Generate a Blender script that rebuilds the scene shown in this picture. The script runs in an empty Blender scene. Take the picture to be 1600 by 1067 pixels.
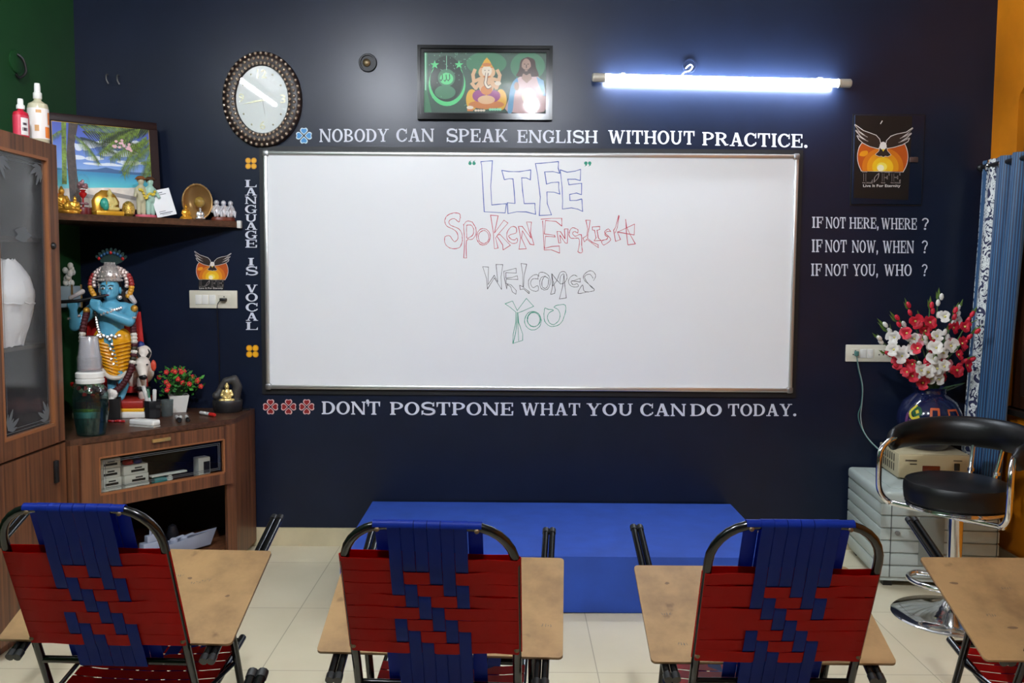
import bpy, bmesh, math, random
from mathutils import Matrix, Vector
from mathutils.geometry import tessellate_polygon
random.seed(7)
S = bpy.context.scene
COL = S.collection
PI = math.pi
# ------------------------------------------------------------------ camera, world, exposure
FPX = 1400.0                      # focal length in pixels of a 1600 px wide frame
CAM = Vector((0, -4.58, 1.41))
CR = Matrix.Rotation(math.radians(90 - 4.21), 3, 'X') @ Matrix.Rotation(math.radians(0.4), 3, 'Z')
cd = bpy.data.cameras.new('camera'); cam = bpy.data.objects.new('camera', cd); COL.objects.link(cam)
cd.sensor_width = 36; cd.lens = FPX / 1600 * 36; cd.clip_start = .05
cam.matrix_world = Matrix.Translation(CAM) @ CR.to_4x4()
S.camera = cam
W = bpy.data.worlds.new('world'); S.world = W; W.use_nodes = True
W.node_tree.nodes['Background'].inputs[0].default_value = (.55, .65, .8, 1)
W.node_tree.nodes['Background'].inputs[1].default_value = .12
S.view_settings.view_transform = 'Standard'; S.view_settings.look = 'None'
S.view_settings.gamma = 1; S.view_settings.use_curve_mapping = False
S.view_settings.exposure = 2.2
TUBE_FRONT, TUBE_SIDE, BULB = 30.0, 28.0, 220.0     # radiance of the room's lamps
XL, XR, YB, ZC = -2.20, 2.41, -6.4, 3.05           # left wall, right wall, rear wall, ceiling

def ray(px, py):
    return CR @ Vector(((px - 800) / FPX, -(py - 533.5) / FPX, -1))
def at(px, py, y=0.0):                               # point of the plane y = const seen at a photo pixel
    d = ray(px, py); return CAM + d * ((y - CAM.y) / d.y)
def atz(px, py, z):
    d = ray(px, py); return CAM + d * ((z - CAM.z) / d.z)
def atx(px, py, x):
    d = ray(px, py); return CAM + d * ((x - CAM.x) / d.x)

# ------------------------------------------------------------------ materials
def lin(c):
    return tuple((v / 255 / 12.92 if v / 255 <= .04045 else ((v / 255 + .055) / 1.055) ** 2.4) for v in c) + (1,)
MATS = {}
def mat(name, c, rough=.5, metal=0, emit=0, var=0, vscale=20, trans=0, coat=0, bump=0, bscale=60, spec=.5, sub=0):
    if name in MATS: return MATS[name]
    m = bpy.data.materials.new(name); m.use_nodes = True; MATS[name] = m
    nt = m.node_tree; b = nt.nodes['Principled BSDF']
    b.inputs['Base Color'].default_value = lin(c); b.inputs['Roughness'].default_value = rough
    b.inputs['Metallic'].default_value = metal; b.inputs['Coat Weight'].default_value = coat
    b.inputs['Specular IOR Level'].default_value = spec
    if emit:
        b.inputs['Emission Color'].default_value = lin(c); b.inputs['Emission Strength'].default_value = emit
    if var or bump:
        tc = nt.nodes.new('ShaderNodeTexCoord'); n = nt.nodes.new('ShaderNodeTexNoise')
        n.inputs['Scale'].default_value = vscale; n.inputs['Detail'].default_value = 5
        nt.links.new(tc.outputs['Object'], n.inputs['Vector'])
        if var:
            r = nt.nodes.new('ShaderNodeValToRGB')
            r.color_ramp.elements[0].position = .3; r.color_ramp.elements[1].position = .7
            r.color_ramp.elements[0].color = lin([max(0, v * (1 - var)) for v in c])
            r.color_ramp.elements[1].color = lin([min(255, v * (1 + var)) for v in c])
            nt.links.new(n.outputs['Fac'], r.inputs['Fac']); nt.links.new(r.outputs['Color'], b.inputs['Base Color'])
        if bump:
            n2 = nt.nodes.new('ShaderNodeTexNoise'); n2.inputs['Scale'].default_value = bscale
            nt.links.new(tc.outputs['Object'], n2.inputs['Vector'])
            bp = nt.nodes.new('ShaderNodeBump'); bp.inputs['Strength'].default_value = bump; bp.inputs['Distance'].default_value = .002
            nt.links.new(n2.outputs['Fac'], bp.inputs['Height']); nt.links.new(bp.outputs['Normal'], b.inputs['Normal'])
    if trans:
        t = nt.nodes.new('ShaderNodeBsdfTranslucent'); t.inputs['Color'].default_value = lin(c)
        mx = nt.nodes.new('ShaderNodeMixShader'); mx.inputs['Fac'].default_value = trans
        nt.links.new(b.outputs[0], mx.inputs[1]); nt.links.new(t.outputs[0], mx.inputs[2])
        nt.links.new(mx.outputs[0], nt.nodes['Material Output'].inputs['Surface'])
    return m
def glass(name, c, alpha, rough=.03, refl=1.0, tcol=None):
    """thin pane: clear with a fresnel reflection and a little body colour"""
    if name in MATS: return MATS[name]
    m = bpy.data.materials.new(name); m.use_nodes = True; MATS[name] = m
    nt = m.node_tree; nt.nodes.remove(nt.nodes['Principled BSDF']); out = nt.nodes['Material Output']
    tr = nt.nodes.new('ShaderNodeBsdfTransparent'); tr.inputs[0].default_value = lin(tcol or c)
    df = nt.nodes.new('ShaderNodeBsdfDiffuse'); df.inputs[0].default_value = lin(c)
    gl = nt.nodes.new('ShaderNodeBsdfGlossy'); gl.inputs['Roughness'].default_value = rough
    fr = nt.nodes.new('ShaderNodeFresnel'); fr.inputs[0].default_value = 1.5
    m1 = nt.nodes.new('ShaderNodeMixShader'); m1.inputs[0].default_value = alpha
    m2 = nt.nodes.new('ShaderNodeMixShader')
    mul = nt.nodes.new('ShaderNodeMath'); mul.operation = 'MULTIPLY'; mul.inputs[1].default_value = refl
    geo = nt.nodes.new('ShaderNodeNewGeometry'); ior = nt.nodes.new('ShaderNodeMath'); ior.operation = 'MULTIPLY_ADD'; ior.inputs[1].default_value = 1 / 1.5 - 1.5; ior.inputs[2].default_value = 1.5
    nt.links.new(geo.outputs['Backfacing'], ior.inputs[0]); nt.links.new(ior.outputs[0], fr.inputs[0])
    nt.links.new(fr.outputs[0], mul.inputs[0]); nt.links.new(mul.outputs[0], m2.inputs[0])
    nt.links.new(tr.outputs[0], m1.inputs[1]); nt.links.new(df.outputs[0], m1.inputs[2])
    nt.links.new(m1.outputs[0], m2.inputs[1]); nt.links.new(gl.outputs[0], m2.inputs[2])
    nt.links.new(m2.outputs[0], out.inputs['Surface'])
    return m
def wood(name, c1, c2, sc=(55, 55, 1.2), rough=.42):
    if name in MATS: return MATS[name]
    m = bpy.data.materials.new(name); m.use_nodes = True; MATS[name] = m
    nt = m.node_tree; b = nt.nodes['Principled BSDF']; b.inputs['Roughness'].default_value = rough
    tc = nt.nodes.new('ShaderNodeTexCoord'); mp = nt.nodes.new('ShaderNodeMapping'); mp.inputs['Scale'].default_value = sc
    n = nt.nodes.new('ShaderNodeTexNoise'); n.inputs['Scale'].default_value = 1; n.inputs['Detail'].default_value = 6
    n.inputs['Roughness'].default_value = .6
    r = nt.nodes.new('ShaderNodeValToRGB'); e = r.color_ramp.elements
    e[0].position = .36; e[0].color = lin(c2); e[1].position = .62; e[1].color = lin(c1)
    nt.links.new(tc.outputs['Object'], mp.inputs[0]); nt.links.new(mp.outputs[0], n.inputs['Vector'])
    nt.links.new(n.outputs['Fac'], r.inputs['Fac']); nt.links.new(r.outputs['Color'], b.inputs['Base Color'])
    return m

# ------------------------------------------------------------------ mesh building
class MB:
    def __init__(s): s.v = []; s.f = []; s.m = []; s.uv = {}
    def add(s, vs, fs, m=0, M=None):
        o = len(s.v)
        for p in vs:
            p = Vector(p); s.v.append(M @ p if M is not None else p)
        for f in fs: s.f.append([i + o for i in f]); s.m.append(m)
        return s
    def box(s, x0, x1, y0, y1, z0, z1, m=0, M=None, bev=0, seg=2):
        if bev:
            bm = bmesh.new(); bmesh.ops.create_cube(bm, size=1)
            for v in bm.verts: v.co = Vector(((x0 + x1) / 2 + v.co.x * (x1 - x0), (y0 + y1) / 2 + v.co.y * (y1 - y0), (z0 + z1) / 2 + v.co.z * (z1 - z0)))
            bmesh.ops.bevel(bm, geom=list(bm.edges), offset=bev, segments=seg, affect='EDGES', profile=.5)
            return s.bm(bm, m, M)
        return s.add([(x0, y0, z0), (x1, y0, z0), (x1, y1, z0), (x0, y1, z0), (x0, y0, z1), (x1, y0, z1), (x1, y1, z1), (x0, y1, z1)],
                     [(3, 2, 1, 0), (4, 5, 6, 7), (0, 1, 5, 4), (1, 2, 6, 5), (2, 3, 7, 6), (3, 0, 4, 7)], m, M)
    def bm(s, bm, m=0, M=None):
        bm.verts.ensure_lookup_table(); bm.verts.index_update()
        s.add([v.co.copy() for v in bm.verts], [[v.index for v in f.verts] for f in bm.faces], m, M); bm.free(); return s
    def tube(s, pts, r, n=10, m=0, M=None, closed=False, caps=True):
        pts = [Vector(p) for p in pts]; N = len(pts); rs = r if isinstance(r, (list, tuple)) else [r] * N
        vs = []; fs = []; up = None
        for i, p in enumerate(pts):
            if closed: t = pts[(i + 1) % N] - pts[i - 1]
            else: t = pts[min(i + 1, N - 1)] - pts[max(i - 1, 0)]
            t.normalize()
            if up is None: up = t.orthogonal()
            up = (up - t * up.dot(t))
            if up.length < 1e-6: up = t.orthogonal()
            up.normalize(); sd = t.cross(up)
            for k in range(n):
                a = 2 * PI * k / n; vs.append(p + (up * math.cos(a) + sd * math.sin(a)) * rs[i])
        for i in range(N if closed else N - 1):
            j = (i + 1) % N
            for k in range(n):
                l = (k + 1) % n; fs.append((i * n + k, i * n + l, j * n + l, j * n + k))
        if caps and not closed:
            fs.append(tuple(range(n - 1, -1, -1))); fs.append(tuple((N - 1) * n + k for k in range(n)))
        return s.add(vs, fs, m, M)
    def lathe(s, prof, c=(0, 0, 0), n=24, m=0, M=None, sx=1, sy=1, cap=True):
        vs = []; fs = []; c = Vector(c)
        for r, z in prof:
            for k in range(n):
                a = 2 * PI * k / n; vs.append(c + Vector((r * sx * math.cos(a), r * sy * math.sin(a), z)))
        for i in range(len(prof) - 1):
            for k in range(n):
                l = (k + 1) % n; fs.append((i * n + k, i * n + l, (i + 1) * n + l, (i + 1) * n + k))
        if cap:
            if prof[0][0] > 1e-5: fs.append(tuple(range(n - 1, -1, -1)))
            if prof[-1][0] > 1e-5: fs.append(tuple((len(prof) - 1) * n + k for k in range(n)))
        return s.add(vs, fs, m, M)
    def ell(s, c, r, n=14, m=0, M=None):
        if not isinstance(r, (tuple, list)): r = (r, r, r)
        c = Vector(c); k = n // 2 + 1; vs = []; fs = []
        for i in range(1, k):
            t = PI * i / k
            for j in range(n):
                a = 2 * PI * j / n; vs.append(c + Vector((r[0] * math.sin(t) * math.cos(a), r[1] * math.sin(t) * math.sin(a), -r[2] * math.cos(t))))
        b = len(vs); vs.append(c + Vector((0, 0, -r[2]))); vs.append(c + Vector((0, 0, r[2])))
        for i in range(k - 2):
            for j in range(n):
                l = (j + 1) % n; fs.append((i * n + j, i * n + l, (i + 1) * n + l, (i + 1) * n + j))
        for j in range(n):
            l = (j + 1) % n; fs.append((b, l, j)); fs.append((b + 1, (k - 2) * n + j, (k - 2) * n + l))
        return s.add(vs, fs, m, M)
    def caps(s, a, b, ra, rb, n=10, m=0, M=None):          # capsule-like limb
        a = Vector(a); b = Vector(b)
        s.tube([a, a.lerp(b, .5), b], [ra, (ra + rb) / 2, rb], n, m, M)
        s.ell(a, ra, n, m, M); s.ell(b, rb, n, m, M); return s
    def prism(s, poly, z0, z1, m=0, M=None):
        n = len(poly); vs = [(p[0], p[1], z0) for p in poly] + [(p[0], p[1], z1) for p in poly]
        tris = tessellate_polygon([[Vector((p[0], p[1], 0)) for p in poly]])
        fs = []
        for t in tris:
            a, b, c = [Vector((poly[i][0], poly[i][1])) for i in t]
            t = tuple(t) if (b - a).cross(c - a) > 0 else tuple(reversed(t))
            fs.append(tuple(i + n for i in t)); fs.append(tuple(reversed(t)))
        ar = sum(poly[i][0] * poly[(i + 1) % n][1] - poly[(i + 1) % n][0] * poly[i][1] for i in range(n))
        for i in range(n):
            j = (i + 1) % n
            fs.append((i, j, n + j, n + i) if ar > 0 else (j, i, n + i, n + j))
        return s.add(vs, fs, m, M)
    def strip(s, rows, m=0, M=None, closed=False, th=0):    # grid surface from equal-length rows of points
        R = len(rows); C = len(rows[0]); vs = [p for r in rows for p in r]; fs = []
        for i in range(R if closed else R - 1):
            for j in range(C - 1):
                a = i * C + j; b = ((i + 1) % R) * C + j; fs.append((a, a + 1, b + 1, b))
        return s.add(vs, fs, m, M)
    def ribbon(s, pts, side, width, nrm, th, m=0, M=None):   # flat strap along pts; side and nrm are vectors (or lists)
        N = len(pts); vs = []; fs = []
        for i, p in enumerate(pts):
            p = Vector(p); sd = Vector(side) * (width / 2); nn = nrm[i] if isinstance(nrm, list) else nrm
            h = Vector(nn) * (th / 2)
            vs += [p - sd - h, p + sd - h, p + sd + h, p - sd + h]
        for i in range(N - 1):
            a = i * 4; b = a + 4
            for k in range(4):
                l = (k + 1) % 4; fs.append((a + k, a + l, b + l, b + k))
        fs.append((3, 2, 1, 0)); q = (N - 1) * 4; fs.append((q, q + 1, q + 2, q + 3))
        return s.add(vs, fs, m, M)
    def build(s, name, mats, parent=None, smooth=True, angle=40, loc=None, subd=0, remesh=0, sm=0, weld=False):
        me = bpy.data.meshes.new(name); me.from_pydata([tuple(v) for v in s.v], [], s.f)
        if not isinstance(mats, (list, tuple)): mats = [mats]
        for k in mats: me.materials.append(k)
        me.polygons.foreach_set('material_index', s.m)
        bm = bmesh.new(); bm.from_mesh(me)
        if weld: bmesh.ops.remove_doubles(bm, verts=bm.verts, dist=1e-5)
        bmesh.ops.recalc_face_normals(bm, faces=bm.faces); bm.to_mesh(me); bm.free()
        o = bpy.data.objects.new(name, me); COL.objects.link(o)
        if remesh or subd:
            if remesh:
                k = o.modifiers.new('r', 'REMESH'); k.mode = 'VOXEL'; k.voxel_size = remesh
            if sm:
                k = o.modifiers.new('s', 'SMOOTH'); k.iterations = sm; k.factor = .5
            if subd:
                k = o.modifiers.new('u', 'SUBSURF'); k.levels = subd
            dg = bpy.context.evaluated_depsgraph_get()
            me2 = bpy.data.meshes.new_from_object(o.evaluated_get(dg)); o.modifiers.clear(); o.data = me2
            me2.name = name; me = me2
        if smooth:
            me.polygons.foreach_set('use_smooth', [True] * len(me.polygons))
            if not remesh: me.set_sharp_from_angle(angle=math.radians(angle))
        if parent: o.parent = parent
        if loc: o.location = loc
        return o
def tag(o, label=None, cat=None, group=None, kind=None):
    if label: o['label'] = label
    if cat: o['category'] = cat
    if group: o['group'] = group
    if kind: o['kind'] = kind
    return o
def thing(name, loc, label, cat, group=None, rz=0, rot=None):
    o = bpy.data.objects.new(name, None); COL.objects.link(o); o.location = loc; o.empty_display_size = .05
    o.rotation_euler = rot if rot else (0, 0, rz)
    return tag(o, label, cat, group)
def copy_tree(o, parent=None):
    c = o.copy(); COL.objects.link(c)
    if parent: c.parent = parent
    for ch in list(o.children): copy_tree(ch, c)
    return c
def struct(o): o['kind'] = 'structure'; return o
def arcpts(c, r, a0, a1, n, u=Vector((1, 0, 0)), v=Vector((0, 0, 1))):
    c = Vector(c); return [c + u * (r * math.cos(math.radians(a0 + (a1 - a0) * i / n))) + v * (r * math.sin(math.radians(a0 + (a1 - a0) * i / n))) for i in range(n + 1)]
def bez(pts, n=8):                                          # smooth curve through points
    P = [Vector(p) for p in pts]; out = []
    for i in range(len(P) - 1):
        p0 = P[max(i - 1, 0)]; p1 = P[i]; p2 = P[i + 1]; p3 = P[min(i + 2, len(P) - 1)]
        for k in range(n):
            t = k / n
            out.append(.5 * ((2 * p1) + (p2 - p0) * t + (2 * p0 - 5 * p1 + 4 * p2 - p3) * t * t + (3 * p1 - p0 - 3 * p2 + p3) * t ** 3))
    out.append(P[-1]); return out
# flat art: polygons in a 2-D frame, mapped to 3-D by fn(x, y) -> point, stacked in thin layers along nrm
def art(mb, fn, nrm, items, base=.0006, step=.00025):
    nrm = Vector(nrm)
    for k, (poly, m) in enumerate(items):
        h = nrm * (base + step * k)
        P = [fn(x, y) + h for x, y in poly]
        tris = tessellate_polygon([[Vector((x, y, 0)) for x, y in poly]])
        fs = []
        for t in tris:
            a, b, c = [P[i] for i in t]
            n = (b - a).cross(c - a)
            fs.append(tuple(t) if n.dot(nrm) > 0 else tuple(reversed(t)))
        mb.add(P, fs, m)
def el(cx, cy, rx, ry, n=28, a0=0, a1=360):
    return [(cx + rx * math.cos(math.radians(a0 + (a1 - a0) * i / n)), cy + ry * math.sin(math.radians(a0 + (a1 - a0) * i / n))) for i in range(n + (0 if a1 - a0 == 360 else 1))]
def stroke2(pts, w):                                         # list of quads for a thin line
    out = []
    for a, b in zip(pts[:-1], pts[1:]):
        dx, dy = b[0] - a[0], b[1] - a[1]; L = math.hypot(dx, dy) or 1
        ex, ey = dx / L * w * .3, dy / L * w * .3; nx, ny = -dy / L * w / 2, dx / L * w / 2
        out.append([(a[0] - ex + nx, a[1] - ey + ny), (b[0] + ex + nx, b[1] + ey + ny), (b[0] + ex - nx, b[1] + ey - ny), (a[0] - ex - nx, a[1] - ey - ny)])
    return out
def sm2(pts, n=5, closed=False):
    if closed: pts = pts + [pts[0]]
    return [(p.x, p.y) for p in bez([(a, b, 0) for a, b in pts], n)]

# ------------------------------------------------------------------ slab-serif sign lettering (cap height 1)
def rect(x0, x1, y0, y1): return [(x0, y0), (x1, y0), (x1, y1), (x0, y1)]
def stem(x, T=.2, o=.09, bot=True, top=True):
    p = []
    p += [(x - o, 0), (x + T + o, 0), (x + T + o, .06), (x + T, .12)] if bot else [(x, 0), (x + T, 0)]
    p += [(x + T, .88), (x + T + o, .94), (x + T + o, 1), (x - o, 1), (x - o, .94), (x, .88)] if top else [(x + T, 1), (x, 1)]
    if bot: p += [(x, .12), (x - o, .06)]
    return p
def dline(x0, y0, x1, y1, w): return [(x0 - w / 2, y0), (x0 + w / 2, y0), (x1 + w / 2, y1), (x1 - w / 2, y1)]
def ring(cx, cy, rx, ry, tx, ty, a0, a1, n=20):
    o = []; a = [math.radians(a0 + (a1 - a0) * i / n) for i in range(n + 1)]
    for i in range(n):
        o.append([(cx + rx * math.cos(a[i]), cy + ry * math.sin(a[i])), (cx + rx * math.cos(a[i + 1]), cy + ry * math.sin(a[i + 1])),
                  (cx + (rx - tx) * math.cos(a[i + 1]), cy + (ry - ty) * math.sin(a[i + 1])), (cx + (rx - tx) * math.cos(a[i]), cy + (ry - ty) * math.sin(a[i]))])
    return o
def sserif():
    pts = [(.5 + .37 * math.cos(math.radians(a)), .735 + .225 * math.sin(math.radians(a))) for a in range(25, 271, 14)]
    pts += [(.5 + .4 * math.cos(math.radians(a)), .265 + .225 * math.sin(math.radians(a))) for a in range(76, -156, -14)]
    o = []
    for i in range(len(pts) - 1):
        (x0, y0), (x1, y1) = pts[i], pts[i + 1]; t = i / (len(pts) - 2); w = .1 + .1 * math.sin(t * PI)
        dx, dy = x1 - x0, y1 - y0; L = math.hypot(dx, dy); nx, ny = -dy / L * w / 2, dx / L * w / 2
        o.append([(x0 + nx, y0 + ny), (x1 + nx, y1 + ny), (x1 - nx, y1 - ny), (x0 - nx, y0 - ny)])
    return o + [[(.78, .68), (.9, .68), (.9, 1.0), (.82, .96)], [(.06, 0), (.14, .04), (.2, .34), (.06, .34)]]
GL = {
 'A': (1.04, [dline(.2, .03, .5, 1, .12), dline(.84, .03, .52, 1, .23), rect(.28, .74, .3, .39), rect(.02, .38, 0, .08), rect(.64, 1.04, 0, .08)]),
 'B': (.92, [stem(.1)] + ring(.38, .74, .42, .26, .19, .085, -90, 90) + ring(.38, .26, .5, .26, .2, .085, -90, 90) + [rect(.2, .4, .915, 1), rect(.2, .4, .48, .57), rect(.2, .4, 0, .085)]),
 'C': (.94, ring(.5, .5, .49, .51, .21, .1, 42, 318, 28) + [[(.8, .62), (.9, .62), (.9, 1.02), (.83, .95)], [(.8, .2), (.88, .16), (.93, .3), (.84, .33)]]),
 'D': (1.0, [stem(.1)] + ring(.4, .5, .58, .5, .22, .09, -90, 90, 24) + [rect(.2, .42, .91, 1), rect(.2, .42, 0, .09)]),
 'E': (.88, [stem(.1), rect(.2, .84, .915, 1), rect(.2, .84, 0, .085), rect(.2, .62, .46, .55), [(.74, .7), (.84, .68), (.84, 1), (.76, .93)], [(.74, .3), (.86, .34), (.84, 0), (.76, .08)], [(.56, .36), (.64, .36), (.64, .66), (.56, .66)]]),
 'F': (.84, [stem(.1), rect(.2, .8, .915, 1), rect(.2, .6, .45, .54), [(.7, .7), (.8, .66), (.8, 1.02), (.72, .93)], [(.54, .35), (.62, .35), (.62, .66), (.54, .66)]]),
 'G': (1.0, ring(.5, .5, .49, .51, .21, .1, 42, 330, 28) + [[(.8, .62), (.9, .62), (.9, 1.02), (.83, .95)], rect(.7, .9, 0.06, .44), rect(.56, .99, .38, .46)]),
 'H': (1.08, [stem(.1), stem(.78), rect(.28, .8, .46, .55)]),
 'I': (.42, [stem(.11)]),
 'K': (1.02, [stem(.1), dline(.34, .4, .8, .97, .13), dline(.48, .55, .86, .04, .22), rect(.64, .98, .93, 1), [(.74, 0), (1.04, .1), (1.0, .16), (.9, .09)]]),
 'L': (.84, [stem(.1), rect(.2, .8, 0, .09), [(.7, .09), (.82, .38), (.82, 0), (.7, 0)]]),
 'N': (1.1, [stem(.1, .12), stem(.88, .12, .09, False, True), dline(.16, 1, .92, 0, .22)]),
 'O': (1.0, ring(.5, .5, .49, .51, .21, .1, 0, 360, 32)),
 'P': (.9, [stem(.1)] + ring(.4, .71, .48, .29, .2, .09, -90, 90) + [rect(.2, .42, .91, 1), rect(.2, .42, .42, .51)]),
 'R': (1.02, [stem(.1)] + ring(.4, .73, .46, .27, .2, .085, -90, 90) + [rect(.2, .42, .915, 1), rect(.2, .42, .46, .545), dline(.5, .5, .82, .06, .22), [(.7, .0), (1.0, .06), (1.02, .14), (.86, .12)]]),
 'S': (.95, sserif()),
 'T': (.96, [stem(.38, .2, .09, True, False), rect(.04, .92, .91, 1), [(.04, .62), (.1, .64), (.16, .92), (.02, 1)], [(.92, .62), (.86, .64), (.8, .92), (.94, 1.02)]]),
 'U': (1.06, [rect(.12, .32, .34, 1), rect(.78, .92, .34, 1), rect(.02, .42, .93, 1), rect(.68, 1.02, .93, 1)] + ring(.52, .36, .4, .37, .19, .12, 180, 360)),
 'V': (1.04, [dline(.22, 1, .54, 0, .22), dline(.84, 1, .54, 0, .12), rect(.02, .42, .93, 1), rect(.68, 1.02, .93, 1)]),
 'W': (1.46, [dline(.2, 1, .46, 0, .2), dline(.74, .98, .46, 0, .11), dline(.7, .98, 1.0, 0, .2), dline(1.28, 1, 1.0, 0, .11), rect(.02, .4, .93, 1), rect(1.12, 1.46, .93, 1)]),
 'Y': (1.04, [dline(.2, 1, .5, .45, .21), dline(.86, 1, .54, .45, .12), rect(.42, .62, 0.05, .5), rect(.3, .74, 0, .08), rect(.02, .4, .93, 1), rect(.68, 1.04, .93, 1)]),
 '.': (.3, [el(.15, .1, .13, .12, 14)]), ',': (.3, [el(.15, .1, .12, .12, 14), [(.05, -.02), (.26, .08), (.2, -.1), (.06, -.2)]]),
 "'": (.2, [el(.1, 1.06, .11, .11, 14), [(.02, 1.0), (.21, 1.06), (.16, .88), (.02, .8)]]),
 '?': (.62, ring(.3, .74, .29, .26, .12, .1, -80, 170, 18) + [dline(.36, .5, .3, .26, .13), el(.28, .08, .1, .09, 14)]),
}
def word_polys(txt, px0, px1, top0, base0, top1, base1, gap=.07):
    """letters of one word fitted between two x positions, with the cap line and base line given at both ends"""
    adv = 0; lay = []
    for ch in txt:
        w, pl = GL[ch]
        if ch in "'": adv -= .06
        lay.append((adv, pl)); adv += w + (gap if ch != "'" else -.12)
    tot = adv - gap; sc = (px1 - px0) / tot; out = []
    for a, pl in lay:
        for p in pl:
            q = []
            for x, y in p:
                t = (a + x) / tot; b = base0 + (base1 - base0) * t; tp = top0 + (top1 - top0) * t
                q.append((px0 + (a + x) * sc, b + (tp - b) * y))
            out.append(q)
    return out
def wallpt(y): return lambda px, py: at(px, py, y)
# ------------------------------------------------------------------ common materials
NAVY = mat('navy_paint', (19, 27, 46), .3, var=.06, vscale=6, spec=.3)
GREEN = mat('green_paint', (28, 70, 36), .45, var=.05, vscale=5, spec=.25)
ORANGE = mat('ochre_paint', (200, 118, 16), .45, spec=.25, var=.05, vscale=6)
CEIL = mat('ceiling_paint', (156, 156, 152), .8)
CREAM = mat('rear_wall_paint', (74, 78, 80), .8)
WOODM = wood('walnut_laminate', (118, 74, 46), (72, 43, 27))
WOODT = wood('walnut_laminate_top', (84, 56, 40), (54, 34, 24), (3, 60, 60), .35)
WOODE = mat('walnut_edge', (138, 86, 50), .45)
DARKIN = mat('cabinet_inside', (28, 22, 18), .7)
BLK = mat('black_enamel', (7, 7, 8), .18, spec=.45)
BLKP = mat('black_plastic', (14, 14, 15), .45)
CHROME = mat('chrome', (225, 225, 228), .08, 1)
ALU = mat('aluminium', (205, 205, 204), .32, .9)
STEEL = mat('dull_steel', (150, 150, 150), .4, .9)
WHITEP = mat('white_plastic', (226, 226, 220), .35)
IVORY = mat('ivory_plastic', (214, 210, 192), .4)
LETTER = mat('white_lettering', (214, 218, 230), .6)
GOLD = mat('gold_paint', (222, 165, 62), .28, .75)
GOLDP = mat('pale_gold_paint', (226, 200, 128), .34, .6)
SILVER = mat('silver_paint', (206, 206, 204), .25, .8)
RED = mat('red_gloss', (176, 22, 24), .3)
YEL = mat('yellow_paint', (238, 176, 22), .4)
WHITE = mat('white_gloss', (232, 230, 222), .3)
PINK = mat('pink_gloss', (206, 92, 110), .35)
LEAF = mat('leaf_green', (46, 104, 40), .5, var=.25, vscale=90)
LAMP = mat('lit_tube', (240, 246, 255), .3)
LAMP.node_tree.nodes['Principled BSDF'].inputs['Emission Color'].default_value = lin((232, 243, 255))
LAMP.node_tree.nodes['Principled BSDF'].inputs['Emission Strength'].default_value = TUBE_FRONT
def lampmat(name, e, c=(240, 246, 255)):
    m = mat(name, c, .3, emit=e); return m

# ------------------------------------------------------------------ room
def M_yz(x): return Matrix(((0, 0, 1, x), (1, 0, 0, 0), (0, 1, 0, 0), (0, 0, 0, 1)))
struct(MB().box(XL - .1, XR + .1, 0, .1, -.1, ZC + .1).build('wall_back', NAVY, smooth=False))
struct(MB().box(XL - .1, XL, YB, 0, -.1, ZC + .1).build('wall_left', GREEN, smooth=False))
struct(MB().box(XL - .1, XR + .1, YB - .1, YB, -.1, ZC + .1).build('wall_rear', CREAM, smooth=False))
struct(MB().box(XL - .1, XR + .1, YB, 0, ZC, ZC + .1).build('ceiling', CEIL, smooth=False))
# floor: glossy cream tiles with thin joints
fm = bpy.data.materials.new('floor_tiles'); fm.use_nodes = True; nt = fm.node_tree; b = nt.nodes['Principled BSDF']
tc = nt.nodes.new('ShaderNodeTexCoord'); mp = nt.nodes.new('ShaderNodeMapping'); mp.inputs['Location'].default_value = (.287, .28, 0)
br = nt.nodes.new('ShaderNodeTexBrick'); br.offset = 0; br.inputs['Scale'].default_value = 1
br.inputs['Brick Width'].default_value = .6; br.inputs['Row Height'].default_value = .6; br.inputs['Mortar Size'].default_value = .0022
br.inputs['Mortar Smooth'].default_value = .3
br.inputs['Color1'].default_value = lin((208, 199, 172)); br.inputs['Color2'].default_value = lin((204, 195, 168)); br.inputs['Mortar'].default_value = lin((168, 160, 140))
no = nt.nodes.new('ShaderNodeTexNoise'); no.inputs['Scale'].default_value = 2.4; no.inputs['Detail'].default_value = 6
mx = nt.nodes.new('ShaderNodeMix'); mx.data_type = 'RGBA'; mx.blend_type = 'MULTIPLY'; mx.inputs['Factor'].default_value = .35
rp = nt.nodes.new('ShaderNodeValToRGB'); rp.color_ramp.elements[0].position = .35; rp.color_ramp.elements[0].color = (.78, .76, .72, 1); rp.color_ramp.elements[1].position = .62
nt.links.new(tc.outputs['Object'], mp.inputs[0]); nt.links.new(mp.outputs[0], br.inputs['Vector']); nt.links.new(tc.outputs['Object'], no.inputs['Vector'])
nt.links.new(no.outputs['Fac'], rp.inputs['Fac']); nt.links.new(br.outputs['Color'], mx.inputs['A']); nt.links.new(rp.outputs['Color'], mx.inputs['B'])
nt.links.new(mx.outputs['Result'], b.inputs['Base Color']); b.inputs['Roughness'].default_value = .16
struct(MB().box(XL - .1, XR + .1, YB, 0, -.1, 0).build('floor', fm, smooth=False))
SKIRT = mat('skirting_tile', (196, 184, 150), .3, var=.05, vscale=8)
struct(MB().box(XL, XR, -.012, 0, 0, .095).build('baseboard_back', SKIRT, smooth=False))
struct(MB().box(XL, XL + .012, YB, -1.46, 0, .095).build('baseboard_left', SKIRT, smooth=False))
struct(MB().box(XR - .012, XR, YB, -.012, 0, .095).build('baseboard_right', SKIRT, smooth=False))
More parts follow.
